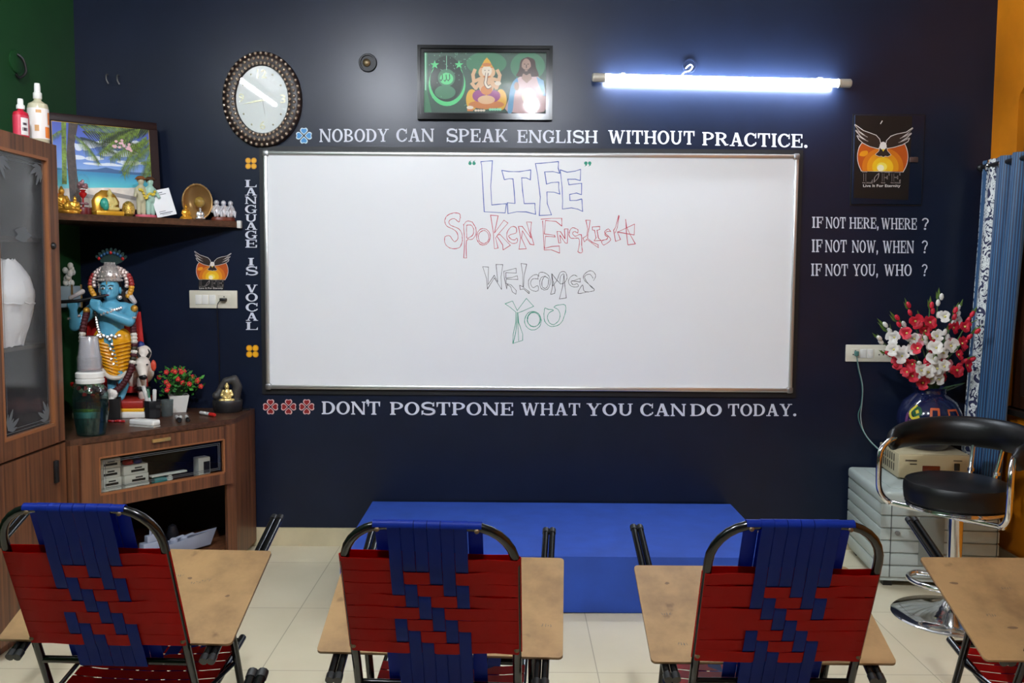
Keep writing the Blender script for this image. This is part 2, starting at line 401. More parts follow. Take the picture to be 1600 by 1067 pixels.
# right wall with an arched window opening
WY0, WY1, WZ0, WZ1 = -1.6, -.23, .79, 2.26
rw = MB(); M = M_yz(XR)
rw.box(XR, XR + .22, WY1, 0, -.1, ZC + .1); rw.box(XR, XR + .22, YB, WY0, -.1, ZC + .1); rw.box(XR, XR + .22, WY0, WY1, -.1, WZ0)
arch = [((WY0 + WY1) / 2 + (WY1 - WY0) / 2 * math.cos(math.radians(a)), WZ1 + .17 * math.sin(math.radians(a))) for a in range(0, 181, 10)]
rw.prism([(WY1, ZC + .1)] + arch + [(WY0, ZC + .1)], 0, .22, 0, M)
struct(rw.build('wall_right', ORANGE, smooth=False))
win = struct(thing('window_1', (XR, (WY0 + WY1) / 2, WZ0), None, None)); win['kind'] = 'structure'
FR = wood('window_wood', (84, 46, 26), (48, 26, 16), (40, 40, 2))
hw = (WY1 - WY0) / 2
wf = MB()
for a, b_ in ((-hw, -hw + .07), (hw - .07, hw), (-.03, .03)): wf.box(.035, .09, a, b_, 0, WZ1 - WZ0)
for z in (0, .72, WZ1 - WZ0 - .06): wf.box(.034, .091, -hw, hw, z, z + .06)
fo = wf.build('window_frame', FR, win, smooth=False)
g = MB().box(.058, .064, -hw + .06, hw - .06, .05, WZ1 - WZ0 - .03); g.build('window_pane', glass('window_glass', (150, 165, 150), .35), win, smooth=False)
gr = MB()
for i in range(1, 11): gr.tube([(.05, -hw + i * (2 * hw) / 11, .03), (.05, -hw + i * (2 * hw) / 11, WZ1 - WZ0 - .03)], .006, 6)
for z in (.22, .42, .62, .95, 1.2): gr.tube([(.05, -hw + .05, z), (.05, hw - .05, z)], .006, 6)
gr.build('window_grille', BLKP, win)
MB().box(-.035, .12, -hw - .05, hw + .05, -.025, .0).build('window_sill', mat('dark_stone', (34, 30, 27), .3), win, smooth=False)

# ------------------------------------------------------------------ painted lettering on the back wall
def lettering(name, words, label, mats=LETTER, group=None):
    p0 = wallpt(0)(*words[0][0][0]); p0.y = 0; t = thing(name, p0, label, 'lettering', group)
    for polys in words:
        mb = MB(); art(mb, lambda x, y: wallpt(0)(x, y) - p0, (0, -1, 0), [(p, 0) for p in polys], base=.0010, step=.000002)
        mb.build('word', mats, t, smooth=False)
    return t
T = []
for w, a, b_, t0, s0, t1, s1 in (('NOBODY', 499, 607.5, 201.5, 222, 201.5, 221.5), ('CAN', 619, 678.5, 201, 221.5, 201, 221.5), ('SPEAK', 697, 793, 201, 222, 202, 222.3),
                            ('ENGLISH', 808, 934, 203, 223, 204, 223.8), ('WITHOUT', 950, 1085.5, 203.5, 224, 205, 226), ('PRACTICE.', 1097, 1262, 206.3, 227, 210, 231)):
    T.append(word_polys(w, a, b_, t0, s0, t1, s1))
lettering('wall_lettering', T, 'white slab-serif motto painted above the whiteboard, about practice')
T = []
for w, a, b_, t0, s0, t1, s1 in (("DON'T", 502.5, 594.5, 627, 647, 627.5, 648), ('POSTPONE', 609, 802.5, 628, 648, 629, 649), ('WHAT', 814, 907, 629, 649, 630, 649),
                            ('YOU', 916, 989.5, 630, 649.5, 630.5, 649.5), ('CAN', 1000, 1072, 630, 650, 631, 650), ('DO', 1078, 1128, 631, 650, 631, 650), ('TODAY.', 1137, 1244.5, 631, 650, 631, 650)):
    T.append(word_polys(w, a, b_, t0, s0, t1, s1))
lettering('wall_lettering', T, 'white slab-serif motto painted below the whiteboard, after three red clovers')
for words, lab in ((((('IF'), 1268.5, 1286.5, 338.6, 356, 338.8, 356), ('NOT', 1290, 1321.5, 339, 356.8, 339.4, 356.8), ('HERE,', 1327, 1373, 339.5, 357.3, 340, 357.3), ('WHERE', 1376.5, 1432.5, 340.5, 358, 341, 358.8), ('?', 1440, 1451.5, 340.5, 359, 340.5, 359)),
                    'white painted question line asking where, topmost of three lines beside the whiteboard'),
                   ((('IF', 1268, 1285.5, 374, 394, 374.2, 394), ('NOT', 1289, 1323, 375, 394, 375, 394.2), ('NOW,', 1331, 1372, 375.5, 394.6, 375.7, 395), ('WHEN', 1379, 1428, 376, 395.3, 376, 395.6), ('?', 1440, 1450, 375.5, 395.6, 375.5, 395.6)),
                    'white painted question line asking when, middle of three lines beside the whiteboard'),
                   ((('IF', 1267, 1284.5, 411.7, 431, 411.9, 431), ('NOT', 1289, 1325, 412.5, 431, 412.6, 431), ('YOU,', 1332.5, 1372, 412.8, 431, 412.8, 431), ('WHO', 1381, 1424.5, 413, 431, 413, 431), ('?', 1440, 1449.5, 412.6, 431.3, 412.6, 431.3)),
                    'white painted question line asking who, lowest of three lines beside the whiteboard')):
    T = []
    for w in words: T.append(word_polys(*w))
    lettering('wall_lettering', T, lab, group='painted question lines')
V3 = []
for ch, y0, y1 in zip('LANGUAGEISVOCAL', (281, 293.3, 307, 320.2, 335, 347.4, 360.5, 374.3, 403, 416, 444.8, 457.9, 473.3, 488.4, 503),
                      (292.3, 305.4, 318.5, 333.3, 346.4, 359, 373.3, 386.8, 414.7, 430, 457, 471, 486.7, 501, 515.3)):
    k = (y0 - 281) / 234; xa, xb = 382.5 + k * 1.5, 401.5 + k * 2
    if ch == 'I': xa, xb = xa + 4, xb - 5
    V3.append(word_polys(ch, xa, xb, y0, y1, y0, y1))
T = [sum(V3[0:8], []), sum(V3[8:10], []), sum(V3[10:], [])]
lettering('wall_lettering', T, 'white painted letters stacked downward between the corner shelf and the whiteboard')
def clover(cx, cy, r, col, edge, label, four=True, group=None):
    mb = MB(); it = []; an = 0 if four else 45
    for k in range(4):
        a = math.radians(90 * k + an)
        c, s_ = math.cos(a), math.sin(a)
        heart = [(.1, 0), (.5, -.42), (.78, -.46), (.98, -.28), (.92, 0), (.98, .28), (.78, .46), (.5, .42)] if four else [(.1, 0), (.35, -.34), (.7, -.42), (.98, -.2), (1.02, 0), (.98, .2), (.7, .42), (.35, .34)]
        f = lambda q, sc: [(cx + r * (x * c - y * s_) * sc, cy + r * (x * s_ + y * c) * sc) for x, y in q]
        cxm = .55
        it.append((sm2(f(heart, 1.0), 3, True), 0))
        inner = [((x - cxm) * .74 + cxm, y * .72) for x, y in heart]
        it.append((sm2(f(inner, 1.0), 3, True), 1))
    it.sort(key=lambda q: q[1])
    if not four: it.append((el(cx, cy, r * .18, r * .18, 10), 2))
    art(mb, wallpt(0), (0, -1, 0), it, base=.0012, step=.0001)
    o = mb.build('clover_sticker', [edge, col, BLKP], smooth=False); tag(o, label, 'sticker', group); return o
CLB = mat('clover_blue', (52, 140, 205), .4); CLE = mat('clover_pale_edge', (196, 220, 232), .4); CLR = mat('clover_red', (140, 24, 26), .4); CLP = mat('clover_pink_edge', (222, 186, 184), .4)
clover(475, 212, 12.6, CLB, CLE, 'blue four-leaf clover sticker with pale edge beside the oval clock')
for x, lab in ((422.8, 'red clover sticker, first of three below the whiteboard corner'), (451, 'red clover sticker, middle one of three under the whiteboard'), (479.3, 'red clover sticker next to the motto below the whiteboard')):
    clover(x, 635.5, 12, CLR, CLP, lab, group='red clovers')
CYE = mat('clover_orange_edge', (206, 140, 18), .4)
clover(392.3, 255.3, 10.5, YEL, CYE, 'yellow clover sticker above the vertical lettering', False, 'yellow clovers')
clover(394.5, 548.7, 11.5, YEL, CYE, 'yellow clover sticker below the vertical lettering', False, 'yellow clovers')

# ------------------------------------------------------------------ small text from the built-in typeface
def text_polys(body, fn, size=1.0, bold=False):
    cu = bpy.data.curves.new('t', 'FONT'); cu.body = body; cu.size = 1; cu.align_x = 'LEFT'; cu.resolution_u = 2
    if bold: cu.offset = .015
    o = bpy.data.objects.new('t', cu); COL.objects.link(o)
    dg = bpy.context.evaluated_depsgraph_get(); me = bpy.data.meshes.new_from_object(o.evaluated_get(dg))
    vs = [(v.co.x, v.co.y) for v in me.vertices]; fs = [tuple(p.vertices) for p in me.polygons]
    bpy.data.objects.remove(o); bpy.data.curves.remove(cu); bpy.data.meshes.remove(me)
    x1 = max(v[0] for v in vs); x0 = min(v[0] for v in vs); y1 = max(v[1] for v in vs); y0 = min(v[1] for v in vs)
    return [((x - x0) / (x1 - x0), (y - y0) / (y1 - y0)) for x, y in vs], fs
def add_text(mb, body, fn, x0, x1, ytop, ybase, nrm, off, m, bold=False):
    vs, fs = text_polys(body, None, bold=bold); n = Vector(nrm)
    P = [fn(x0 + (x1 - x0) * x, ybase + (ytop - ybase) * y) + n * off for x, y in vs]
    mb.add(P, fs, m)

# ------------------------------------------------------------------ whiteboard
A, B_, C_, D_ = at(412, 236, -.03), at(1250, 240.5, -.03), at(1236.5, 613.5, -.03), at(414.5, 607.5, -.03)
bx0, bx1 = (A.x + D_.x) / 2, (B_.x + C_.x) / 2; bz1, bz0 = (A.z + B_.z) / 2, (C_.z + D_.z) / 2
wb = thing('whiteboard', ((bx0 + bx1) / 2, 0, bz0), 'long white marker board with aluminium frame and coloured handwriting on the navy wall', 'whiteboard')
hwid = (bx1 - bx0) / 2; hh = bz1 - bz0; cxb = (bx0 + bx1) / 2
BF = mat('board_backing_paint', (7, 8, 13), .5)
bk = MB(); bk.box(-hwid - .025, hwid + .025, -.012, 0, -.028, hh + .025); bk.build('backing_panel', BF, wb, smooth=False)
BW = mat('whiteboard_enamel', (232, 235, 238), .3, spec=.5)
MB().box(-hwid + .006, hwid - .006, -.024, -.012, .006, hh - .006).build('writing_surface', BW, wb, smooth=False)
for nm, bx in (('frame_rail', (-hwid + .02, hwid - .02, -.034, -.010, hh - .022, hh)), ('frame_rail', (-hwid + .02, hwid - .02, -.034, -.010, 0, .022)),
               ('frame_rail', (-hwid, -hwid + .02, -.034, -.010, .02, hh - .02)), ('frame_rail', (hwid - .02, hwid, -.034, -.010, .02, hh - .02))):
    MB().box(*bx, bev=.006).build(nm, ALU, wb)
for sx in (-1, 1):
    for z in (.012, hh - .012):
        MB().box(sx * (hwid - .012) - .016, sx * (hwid - .012) + .016, -.037, -.009, z - .016, z + .016, bev=.007).build('frame_corner', STEEL, wb)
org = Vector((cxb, 0, bz0)); BY = -.0243
def bfn(cx0, cy0, s_): return lambda x, y: at(cx0 + x / s_, cy0 + y / s_, BY) - org
def ink(name, c, crop, strokes, w, label, passes=2, fill=()):
    mb = MB(); fn = bfn(*crop); rnd = random.Random(len(strokes)); it = []
    for st in strokes:
        for p in range(passes):
            j = [(x + rnd.uniform(-3, 3) * p, y + rnd.uniform(-3, 3) * p) for x, y in st]
            for q in stroke2(j, w): it.append((q, 0))
    for q in fill: it.append((q, 0))
    art(mb, fn, (0, -1, 0), it, base=.0003, step=.0000005)
    o = mb.build(name, mat('ink_' + name + label[:5], c, .5), wb, smooth=False); o['label'] = label
c1 = (680, 240, 4.848)
blue = [[(345,60),(432,55),(420,250),(428,390),(480,385),(538,378),(530,450),(370,440),(362,290),(352,90),(345,60)],
 [(505,128),(560,137),(640,135),(725,125),(722,200),(690,185),(655,185),(660,280),(675,380),(757,378),(755,410),(762,460),(690,440),(620,440),(550,455),(545,372),(605,378),(600,290),(590,190),(560,190),(525,198),(505,128)],
 [(758,75),(800,72),(935,62),(930,110),(942,150),(890,135),(828,138),(842,232),(880,220),(935,215),(935,260),(945,308),(900,292),(845,290),(850,380),(880,464),(790,468),(795,330),(775,160),(758,75)],
 [(948,122),(1000,140),(1060,132),(1102,120),(1098,205),(1060,195),(1005,195),(1012,237),(1108,225),(1108,312),(1070,300),(1018,308),(1022,355),(1070,355),(1112,345),(1115,437),(1080,420),(1030,412),(963,420),(965,360),(960,250),(948,122)]]
ink('marker_writing', (70, 96, 176), c1, blue, 4.4, 'blue outlined capitals')
gf = []
for x, s_ in ((264, 1), (294, 1)): gf += [el(x, 74, 13, 13, 12), [(x - 13, 74), (x - 6, 58), (x + 10, 50), (x + 2, 62), (x + 4, 72)]]
for x in (1141, 1170): gf += [el(x, 72, 13, 13, 12), [(x + 13, 72), (x + 6, 90), (x - 10, 99), (x - 2, 86), (x - 4, 76)]]
ink('marker_writing', (24, 150, 122), c1, [], 3, 'green quotation marks', 1, gf)
red = [sm2([(190,480),(185,455),(145,448),(95,465),(72,505),(85,545),(130,570),(165,595),(172,640),(150,668),(130,650),(110,622),(75,630),(72,670),(95,705),(145,722),(190,705),(205,660),(200,600),(170,565),(120,545),(103,520),(115,500),(145,492),(178,518),(190,480)], 3),
 sm2([(215,540),(222,650),(215,790)], 3), [(215,790),(238,790)], sm2([(238,790),(238,660),(280,650),(308,610),(305,560),(280,520),(240,512),(215,540)], 3), sm2([(238,545),(270,540),(290,570),(287,610),(260,634),(240,637)], 3, True),
 el(365, 630, 52, 62, 22) + [(417, 630)], el(367, 632, 40, 50, 22) + [(407, 632)],
 [(418,465),(478,470),(450,600),(520,505),(552,525),(470,618),(458,640),(475,715),(448,720),(440,600),(418,465)], [(470,620),(490,610),(570,695),(515,730),(512,690),(468,625)],
 sm2([(615,600),(612,562),(575,555),(545,600),(548,650),(585,680),(620,672),(620,640),(600,655),(570,645),(558,620),(612,602)], 3),
 [(632,550),(660,550),(725,640),(692,518),(730,518),(720,600),(748,690),(720,685),(660,585),(655,640),(690,720),(635,722),(648,640),(632,550)],
 [(800,498),(880,490),(960,490),(958,550),(915,515),(835,505),(828,610),(905,618),(910,632),(835,625),(828,718),(880,705),(940,700),(942,752),(880,728),(825,730),(820,600),(812,510)],
 [(922,590),(950,590),(985,645),(980,570),(1005,570),(1000,680),(985,678),(945,615),(952,675),(935,678),(922,590)],
 sm2([(1080,575),(1040,560),(1013,600),(1030,642),(1085,640),(1092,690),(1082,745),(1115,745),(1108,690),(1105,615),(1060,625),(1040,602),(1060,590),(1080,602),(1080,575)], 3),
 [(1140,505),(1175,505),(1165,570),(1152,640),(1190,670),(1235,690),(1235,712),(1190,680),(1150,650),(1130,668),(1120,640),(1148,622),(1155,570),(1140,505)],
 [(1190,555),(1245,550),(1247,575),(1225,580),(1235,640),(1257,656),(1203,660),(1217,640),(1208,580),(1190,578),(1190,555)],
 sm2([(1330,590),(1310,570),(1283,595),(1315,628),(1328,657),(1275,692),(1262,658),(1300,650),(1305,630),(1285,612),(1300,590),(1330,590)], 3),
 [(1392,468),(1365,560),(1350,580),(1365,665),(1405,650),(1380,595),(1510,533),(1508,615),(1380,592)], [(1392,468),(1380,560),(1362,600)], [(1443,498),(1450,600),(1460,692),(1515,685),(1480,620),(1452,560),(1443,498)]]
ink('marker_writing', (190, 52, 76), c1, red[:11], 3.2, 'red outlined letters of the first word'); ink('marker_writing', (190, 52, 76), c1, red[11:], 3.2, 'red outlined letters of the second word')
c2 = (740, 390, 6.668)
black = [[(95,178),(155,180),(150,365),(215,265),(252,335),(235,155),(305,155),(285,280),(292,415),(215,295),(145,412),(135,300),(95,178)],
 [(315,225),(380,210),(442,193),(445,245),(335,238),(335,295),(400,290),(455,272),(462,312),(340,305),(340,352),(390,368),(445,425),(440,465),(405,442),(385,385),(350,362),(345,410),(320,300),(315,225)],
 [(495,145),(552,150),(528,260),(520,395),(582,440),(580,457),(520,408),(488,417),(480,370),(513,388),(513,260),(495,145)],
 sm2([(670,310),(668,262),(620,268),(574,320),(580,400),(630,432),(672,425),(668,375),(620,397),(593,350),(615,305),(670,305)], 3),
 sm2([(680,280),(682,245),(720,235),(780,270),(800,340),(775,405),(735,420),(700,395),(690,340),(705,290),(750,275)], 3), sm2([(780,300),(740,280),(712,330),(715,385),(745,405),(775,370)], 3, True),
 [(815,250),(870,320),(825,380),(828,330),(815,250)], [(815,250),(822,390),(803,467),(845,457),(852,420),(832,330)], sm2([(870,320),(900,240),(950,230),(974,280),(955,335),(910,357),(868,318)], 3), [(940,255),(930,380),(893,514),(967,502),(950,380),(940,255)], sm2([(935,250),(905,280),(900,340)], 3),
 sm2([(1080,280),(1050,264),(1005,290),(988,340),(1020,382),(1087,387),(1080,355),(1040,366),(1013,335)], 3), [(1013,335),(1110,298),(1110,337),(1020,322)],
 sm2([(1250,322),(1272,275),(1240,224),(1185,230),(1143,275),(1160,325),(1252,405),(1247,430),(1190,440),(1150,430),(1135,368),(1088,457),(1190,437)], 3), sm2([(1245,300),(1215,258),(1170,265),(1158,300),(1200,360),(1250,412)], 3)]
ink('marker_writing', (38, 36, 42), c2, black, 3.6, 'black outlined letters')
green = [[(330,565),(405,535),(455,635),(550,508),(625,590),(570,615),(505,642),(460,660),(468,760),(512,880),(512,945),(410,977),(412,880),(437,760),(440,650),(380,600),(330,565)], [(455,650),(450,760),(440,860),(415,970)], [(462,660),(460,800),(470,950)],
 sm2(el(618, 740, 87, 97, 14), 2, True), sm2(el(628, 725, 70, 76, 14), 2, True), sm2(el(626, 730, 64, 74, 14), 2, True),
 sm2([(742,608),(785,622),(832,630),(790,655),(768,700),(785,755),(830,782),(885,742),(900,670),(875,620),(838,600),(880,578),(957,580),(948,680),(912,762),(850,797),(790,795),(742,745),(733,670),(742,608)], 3)]
ink('marker_writing', (36, 170, 148), c2, green, 4.6, 'green outlined letters')

# ------------------------------------------------------------------ lit tube over the board
ta, tb = at(925, 121, -.055), at(1330, 130.5, -.055)
tl = thing('tube_light', ((ta.x + tb.x) / 2, 0, (ta.z + tb.z) / 2), 'lit white fluorescent tube hanging slightly tilted above the whiteboard', 'light')
o3 = Vector(tl.location); ax = (tb - ta).normalized()
MB().tube([ta + ax * .06 - o3, tb - ax * .06 - o3], .019, 16).build('glowing_tube', LAMP, tl)
CAPM = mat('tube_cap_metal', (190, 184, 170), .4, .3)
for p, d in ((ta, 1), (tb, -1)):
    MB().tube([p - o3, p + ax * d * .006 - o3, p + ax * d * .065 - o3], [.016, .022, .022], 16).build('end_cap', CAPM, tl)
for k in (.12, .88):
    p = ta.lerp(tb, k) - o3
    MB().box(p.x - .008, p.x + .008, p.y, 0, p.z + .017, p.z + .027).box(p.x - .008, p.x + .008, p.y - .02, p.y + .02, p.z + .018, p.z + .0215).build('clip', WHITEP, tl)
jp = at(1077, 103, 0)
w0 = at(1065, 119, -.05)
MB().tube(bez([w0 - o3, at(1069, 113, -.05) - o3, at(1078, 110, -.03) - o3, at(1082, 104, -.03) - o3, at(1078, 101, -.02) - o3, at(1071, 107, -.004) - o3], 6), .0035, 8).build('wire', WHITEP, tl)
def junction(px, py, r, y=0, label='', rimm=None, lens=True, group='round conduit boxes', x=None):
    p = at(px, py, 0)
    t = thing('junction_box', p, label, 'junction box', group)
    R = Matrix.Rotation(PI / 2, 4, 'X')
    MB().lathe([(r, 0), (r, .006), (r * .93, .012), (r * .8, .012), (r * .76, .003), (r * .0001, .003)], n=28, M=R).build('rim', rimm or BF, t)
    if lens: MB().lathe([(r * .4, .003), (r * .42, .014), (r * .22, .02), (.0001, .02)], n=18, M=R, c=(-r * .12, 0, 0)).build('terminal', mat('brass_dull', (120, 104, 78), .35, .8), t)
    return t
junction(575, 98.5, .046, label='round dark junction box with a brass centre, left of the framed print')
junction(1077, 103, .036, label='round navy junction box just above the lit tube', rimm=NAVY, lens=False)
# two glinting hooks, upper left
for px, py, lab in ((169, 123, 'small steel hook in the navy wall near the green corner, left of its pair'), (186, 124, 'small steel hook in the navy wall, nearer the clock of the pair')):
    p = at(px, py, 0); t = thing('wall_hook', p, lab, 'hook', 'small wall hooks')
    MB().tube(bez([(0, .0, .02), (-.0, -.02, .015), (.004, -.03, -.01), (.012, -.026, -.03)], 5), .0035, 8).build('hook', STEEL, t)
p = atx(24, 103, XL); t = thing('ceiling_hook', p, 'dark conduit hook on the green wall above the spray bottles', 'hook')
MB().lathe([(.05, 0), (.05, .006), (.035, .01), (.0001, .01)], n=20, M=Matrix.Rotation(PI / 2, 4, 'Y'), c=(-.02, 0, 0)).build('rose', GREEN, t)
MB().tube(bez([(.01, 0, .05), (.03, .01, .03), (.035, .02, -.02), (.02, .0, -.05), (.012, -.02, -.04)], 6), .006, 8).build('hook', BLKP, t)
# ------------------------------------------------------------------ lamps of the room that the photo only shows as reflections
sl = thing('tube_light', (XL, -3.1, 2.93), 'lit white fluorescent tube high on the green side wall, behind the camera', 'light')
MB().tube([(.05, -.58, 0), (.05, .58, 0)], .019, 12).build('glowing_tube', lampmat('lit_side_tube', TUBE_SIDE), sl)
MB().box(0, .045, -.62, .62, -.03, .03, bev=.005).build('batten', WHITEP, sl)
for bx_, by_, lab in ((.16, -3.57, 'round lit bulb on the ceiling behind the chairs, near the middle'), (-1.04, -3.08, 'round lit bulb on the ceiling behind the chairs, nearer the green wall')):
    bl = thing('ceiling_bulb', (bx_, by_, ZC), lab, 'light', 'ceiling bulbs')
    MB().ell((0, 0, -.12), .065, 16).build('glowing_bulb', lampmat('lit_bulb', BULB), bl)
    MB().lathe([(.04, 0), (.04, -.03), (.025, -.04), (.022, -.062)], n=16).build('holder', WHITEP, bl)

# ------------------------------------------------------------------ oval clock with bead ring
cc = at(411, 156.5, 0); ck = thing('wall_clock', cc, 'oval clock with dark bead-studded rim hanging above the board corner', 'clock')
RX, RZ = .199, .236; FX, FZ = .131, .166
RC = Matrix.Rotation(PI / 2, 4, 'X')
def oval(rx, rz, y): return [(rx * math.cos(2 * PI * k / 56), y, rz * math.sin(2 * PI * k / 56)) for k in range(56)]
rows = [oval(RX, RZ, 0), oval(RX, RZ, -.018), oval(RX - .01, RZ - .01, -.03), oval((RX + FX) / 2, (RZ + FZ) / 2, -.038), oval(FX + .006, FZ + .006, -.03), oval(FX, FZ, -.02)]
mb = MB(); vs = [p for r in rows for p in r]; fs = []
for i in range(len(rows) - 1):
    for k in range(56): fs.append((i * 56 + k, i * 56 + (k + 1) % 56, (i + 1) * 56 + (k + 1) % 56, (i + 1) * 56 + k))
mb.add(vs, fs).build('rim', mat('clock_rim', (34, 22, 20), .4), ck)
BEAD = mat('clock_bead', (196, 178, 160), .16, .75)
mb = MB()
for j, (t_, y) in enumerate(((.17, -.034), (.5, -.038), (.84, -.032))):
    for k in range(44):
        a = 2 * PI * (k + .5 * j) / 44; rx = FX + (RX - FX) * t_; rz = FZ + (RZ - FZ) * t_
        mb.ell((rx * math.cos(a), y, rz * math.sin(a)), .0092, 8)
mb.build('bead_ring', BEAD, ck)
mb = MB(); mb.add(oval(FX, FZ, -.014), [tuple(range(56))]); mb.build('dial', mat('clock_dial', (222, 228, 226), .5), ck, smooth=False)
NUM = mat('clock_metal', (176, 172, 150), .3, .8)
cfn = lambda x, y: Vector((x, -.0145, y))
mb = MB()
for s_, x0, x1, z0, z1 in (('12', -.024, .024, .105, .148), ('6', -.014, .014, -.148, -.105), ('9', -.118, -.09, -.014, .03), ('3', .09, .118, -.018, .026)):
    add_text(mb, s_, cfn, x0, x1, z1, z0, (0, -1, 0), .0015, 0, True)
for k in range(12):
    if k % 3:
        a = math.radians(90 - 30 * k); mb.ell((.108 * math.cos(a), -.016, .142 * math.sin(a)), .005, 8)
mb.build('numerals', NUM, ck, smooth=False)
def hand(a, l, w, tail, nm, y, m):
    a = math.radians(90 - a); d = Vector((math.cos(a), 0, math.sin(a))); n = Vector((-d.z, 0, d.x)); o = Vector((.003, y, -.004))
    mb = MB(); P = [o - d * tail - n * w * .4, o - n * w, o + d * l * .6 - n * w, o + d * l, o + d * l * .6 + n * w, o + n * w, o - d * tail + n * w * .4]
    mb.prism([(0, 0)], 0, 0) if False else mb.add(P + [q + Vector((0, -.001, 0)) for q in P], [tuple(range(7)), tuple(range(13, 6, -1))] + [(i, (i + 1) % 7, 7 + (i + 1) % 7, 7 + i) for i in range(7)])
    mb.build(nm, m, ck, smooth=False)
hand(259, .105, .0032, .035, 'minute_hand', -.0175, NUM); hand(262, .07, .0045, .02, 'hour_hand', -.0165, NUM); hand(171, .085, .001, .03, 'second_hand', -.0195, STEEL)
MB().add(oval(FX + .004, FZ + .004, -.0225), [tuple(range(56))]).build('glass', glass('clock_glass', (255, 255, 255), 0, .02, 1.0), ck, smooth=False)

# ------------------------------------------------------------------ framed devotional print
pa, pb, pc, pd = at(652, 70, -.03), at(863, 71, -.03), at(863.5, 187, -.03), at(652, 186, -.03)
fx0, fx1, fz0, fz1 = (pa.x + pd.x) / 2, (pb.x + pc.x) / 2, (pc.z + pd.z) / 2, (pa.z + pb.z) / 2
pf = thing('picture_frame', ((fx0 + fx1) / 2, 0, fz0), 'black framed green print of three faiths hanging above the whiteboard', 'picture')
hw_, hh_ = (fx1 - fx0) / 2, fz1 - fz0; fo_ = Vector(pf.location); bw = .032
fr = MB()
for i, (rin, rout, y0, y1) in enumerate(((0, bw * .5, -.03, 0), (bw * .5, bw, -.02, 0))):
    a0, a1 = hw_ - rin, hw_ - rout; b0, b1, b2, b3 = rin, rout, hh_ - rout, hh_ - rin
    fr.box(-a0, a0, y0, y1, b2, b3).box(-a0, a0, y0, y1, b0, b1).box(-a0, -a1, y0, y1, b1, b2).box(a1, a0, y0, y1, b1, b2)
fr.build('frame', mat('black_lacquer', (8, 9, 9), .14, spec=.25), pf, smooth=False)
MB().box(-hw_ + bw, hw_ - bw, -.008, 0, bw, hh_ - bw).build('backing', BLKP, pf, smooth=False)
G = [mat('print_' + n, c, .55) for n, c in (('green', (62, 92, 78)), ('glow', (70, 130, 96)), ('bright', (92, 214, 136)), ('pale', (150, 226, 186)), ('deep', (34, 56, 48)), ('gold', (226, 176, 60)), ('skin', (222, 182, 140)), ('purple', (152, 62, 128)), ('cream', (232, 220, 200)), ('brown', (70, 52, 46)), ('face', (168, 138, 122)), ('blue', (110, 164, 200)), ('robe', (206, 176, 176)), ('orange', (206, 128, 66)))]
g_, gl_, br_, pl_, dp_, go_, sk_, pu_, cr_, bn_, fa_, bl_, ro_, or_ = range(14)
it = [([(148, 135), (1425, 135), (1425, 770), (148, 770)], g_), (el(800, 260, 210, 120), gl_), (el(1230, 290, 180, 150), gl_), (el(385, 420, 170, 240), dp_),
      (rect(150, 186, 140, 560), gl_), ([(150, 560), (186, 560), (230, 770), (150, 770)], gl_), (rect(160, 172, 150, 540), pl_),
      (el(390, 480, 192, 225, 24, -40, 220) + el(390, 442, 178, 218, 24, 222, -42), br_), (el(385, 410, 90, 92), gl_), (el(370, 560, 108, 72), gl_), (el(385, 420, 70, 62), br_),
      (rect(382, 388, 180, 330), pl_)]
for sx_ in (262, 515):
    it.append(([(sx_ + (48 if k % 2 == 0 else 20) * math.sin(k * PI / 5), 275 - (48 if k % 2 == 0 else 20) * math.cos(k * PI / 5)) for k in range(10)], br_))
for x0, y0 in ((340, 420), (380, 425), (415, 420)):
    it += [(q, dp_) for q in stroke2([(x0, y0 - 45), (x0 + 4, y0), (x0 - 12, y0 + 22), (x0 - 22, y0 + 10)], 8)]
rr = random.Random(3)
for k in range(46): it.append((el(rr.uniform(200, 640), rr.uniform(145, 300) if k < 30 else rr.uniform(300, 700), 3.5, 3.5, 6), pl_))
# seated elephant-headed figure on a lotus
for x, w_, h_ in ((650, 62, 110), (950, 62, 110), (720, 70, 90), (880, 70, 90), (800, 90, 100)): it.append((el(x, 640, w_, h_), go_))
it += [(el(800, 690, 185, 45), or_), (el(725, 600, 70, 62), pu_), (el(875, 600, 70, 62), pu_), (el(800, 640, 90, 45), sk_), (el(800, 480, 82, 105), sk_), (el(800, 540, 60, 50), or_)]
for ps in ([(740, 420), (670, 450), (660, 380), (680, 330)], [(860, 420), (930, 440), (940, 385), (915, 335)], [(740, 450), (690, 520), (650, 470)], [(860, 450), (905, 520), (920, 480)]): it += [(q, sk_) for q in stroke2(ps, 36)]
it += [(el(805, 340, 80, 74), or_), (el(752, 355, 34, 48), sk_), (el(858, 355, 34, 48), sk_), (el(805, 340, 52, 58), cr_), ([(745, 295), (775, 235), (805, 200), (835, 235), (865, 295)], go_), (el(805, 275, 52, 18), or_)]
it += [(q, bn_) for q in stroke2(sm2([(805, 370), (795, 430), (790, 470), (815, 510), (840, 500)]), 34)]; it += [(q, cr_) for q in stroke2(sm2([(805, 360), (795, 430), (790, 470), (815, 510), (842, 500)]), 22)]
it += [(el(785, 335, 6, 5, 8), bn_), (el(825, 335, 6, 5, 8), bn_), (el(920, 470, 34, 22), cr_), (rect(600, 662, 728, 760), or_), (el(630, 722, 36, 18), cr_)] + [(el(690 + 28 * k, 752, 15, 12, 10), cr_) for k in range(4)] + [(el(840 + 26 * k, 742, 15, 14, 10), pl_) for k in range(5)]
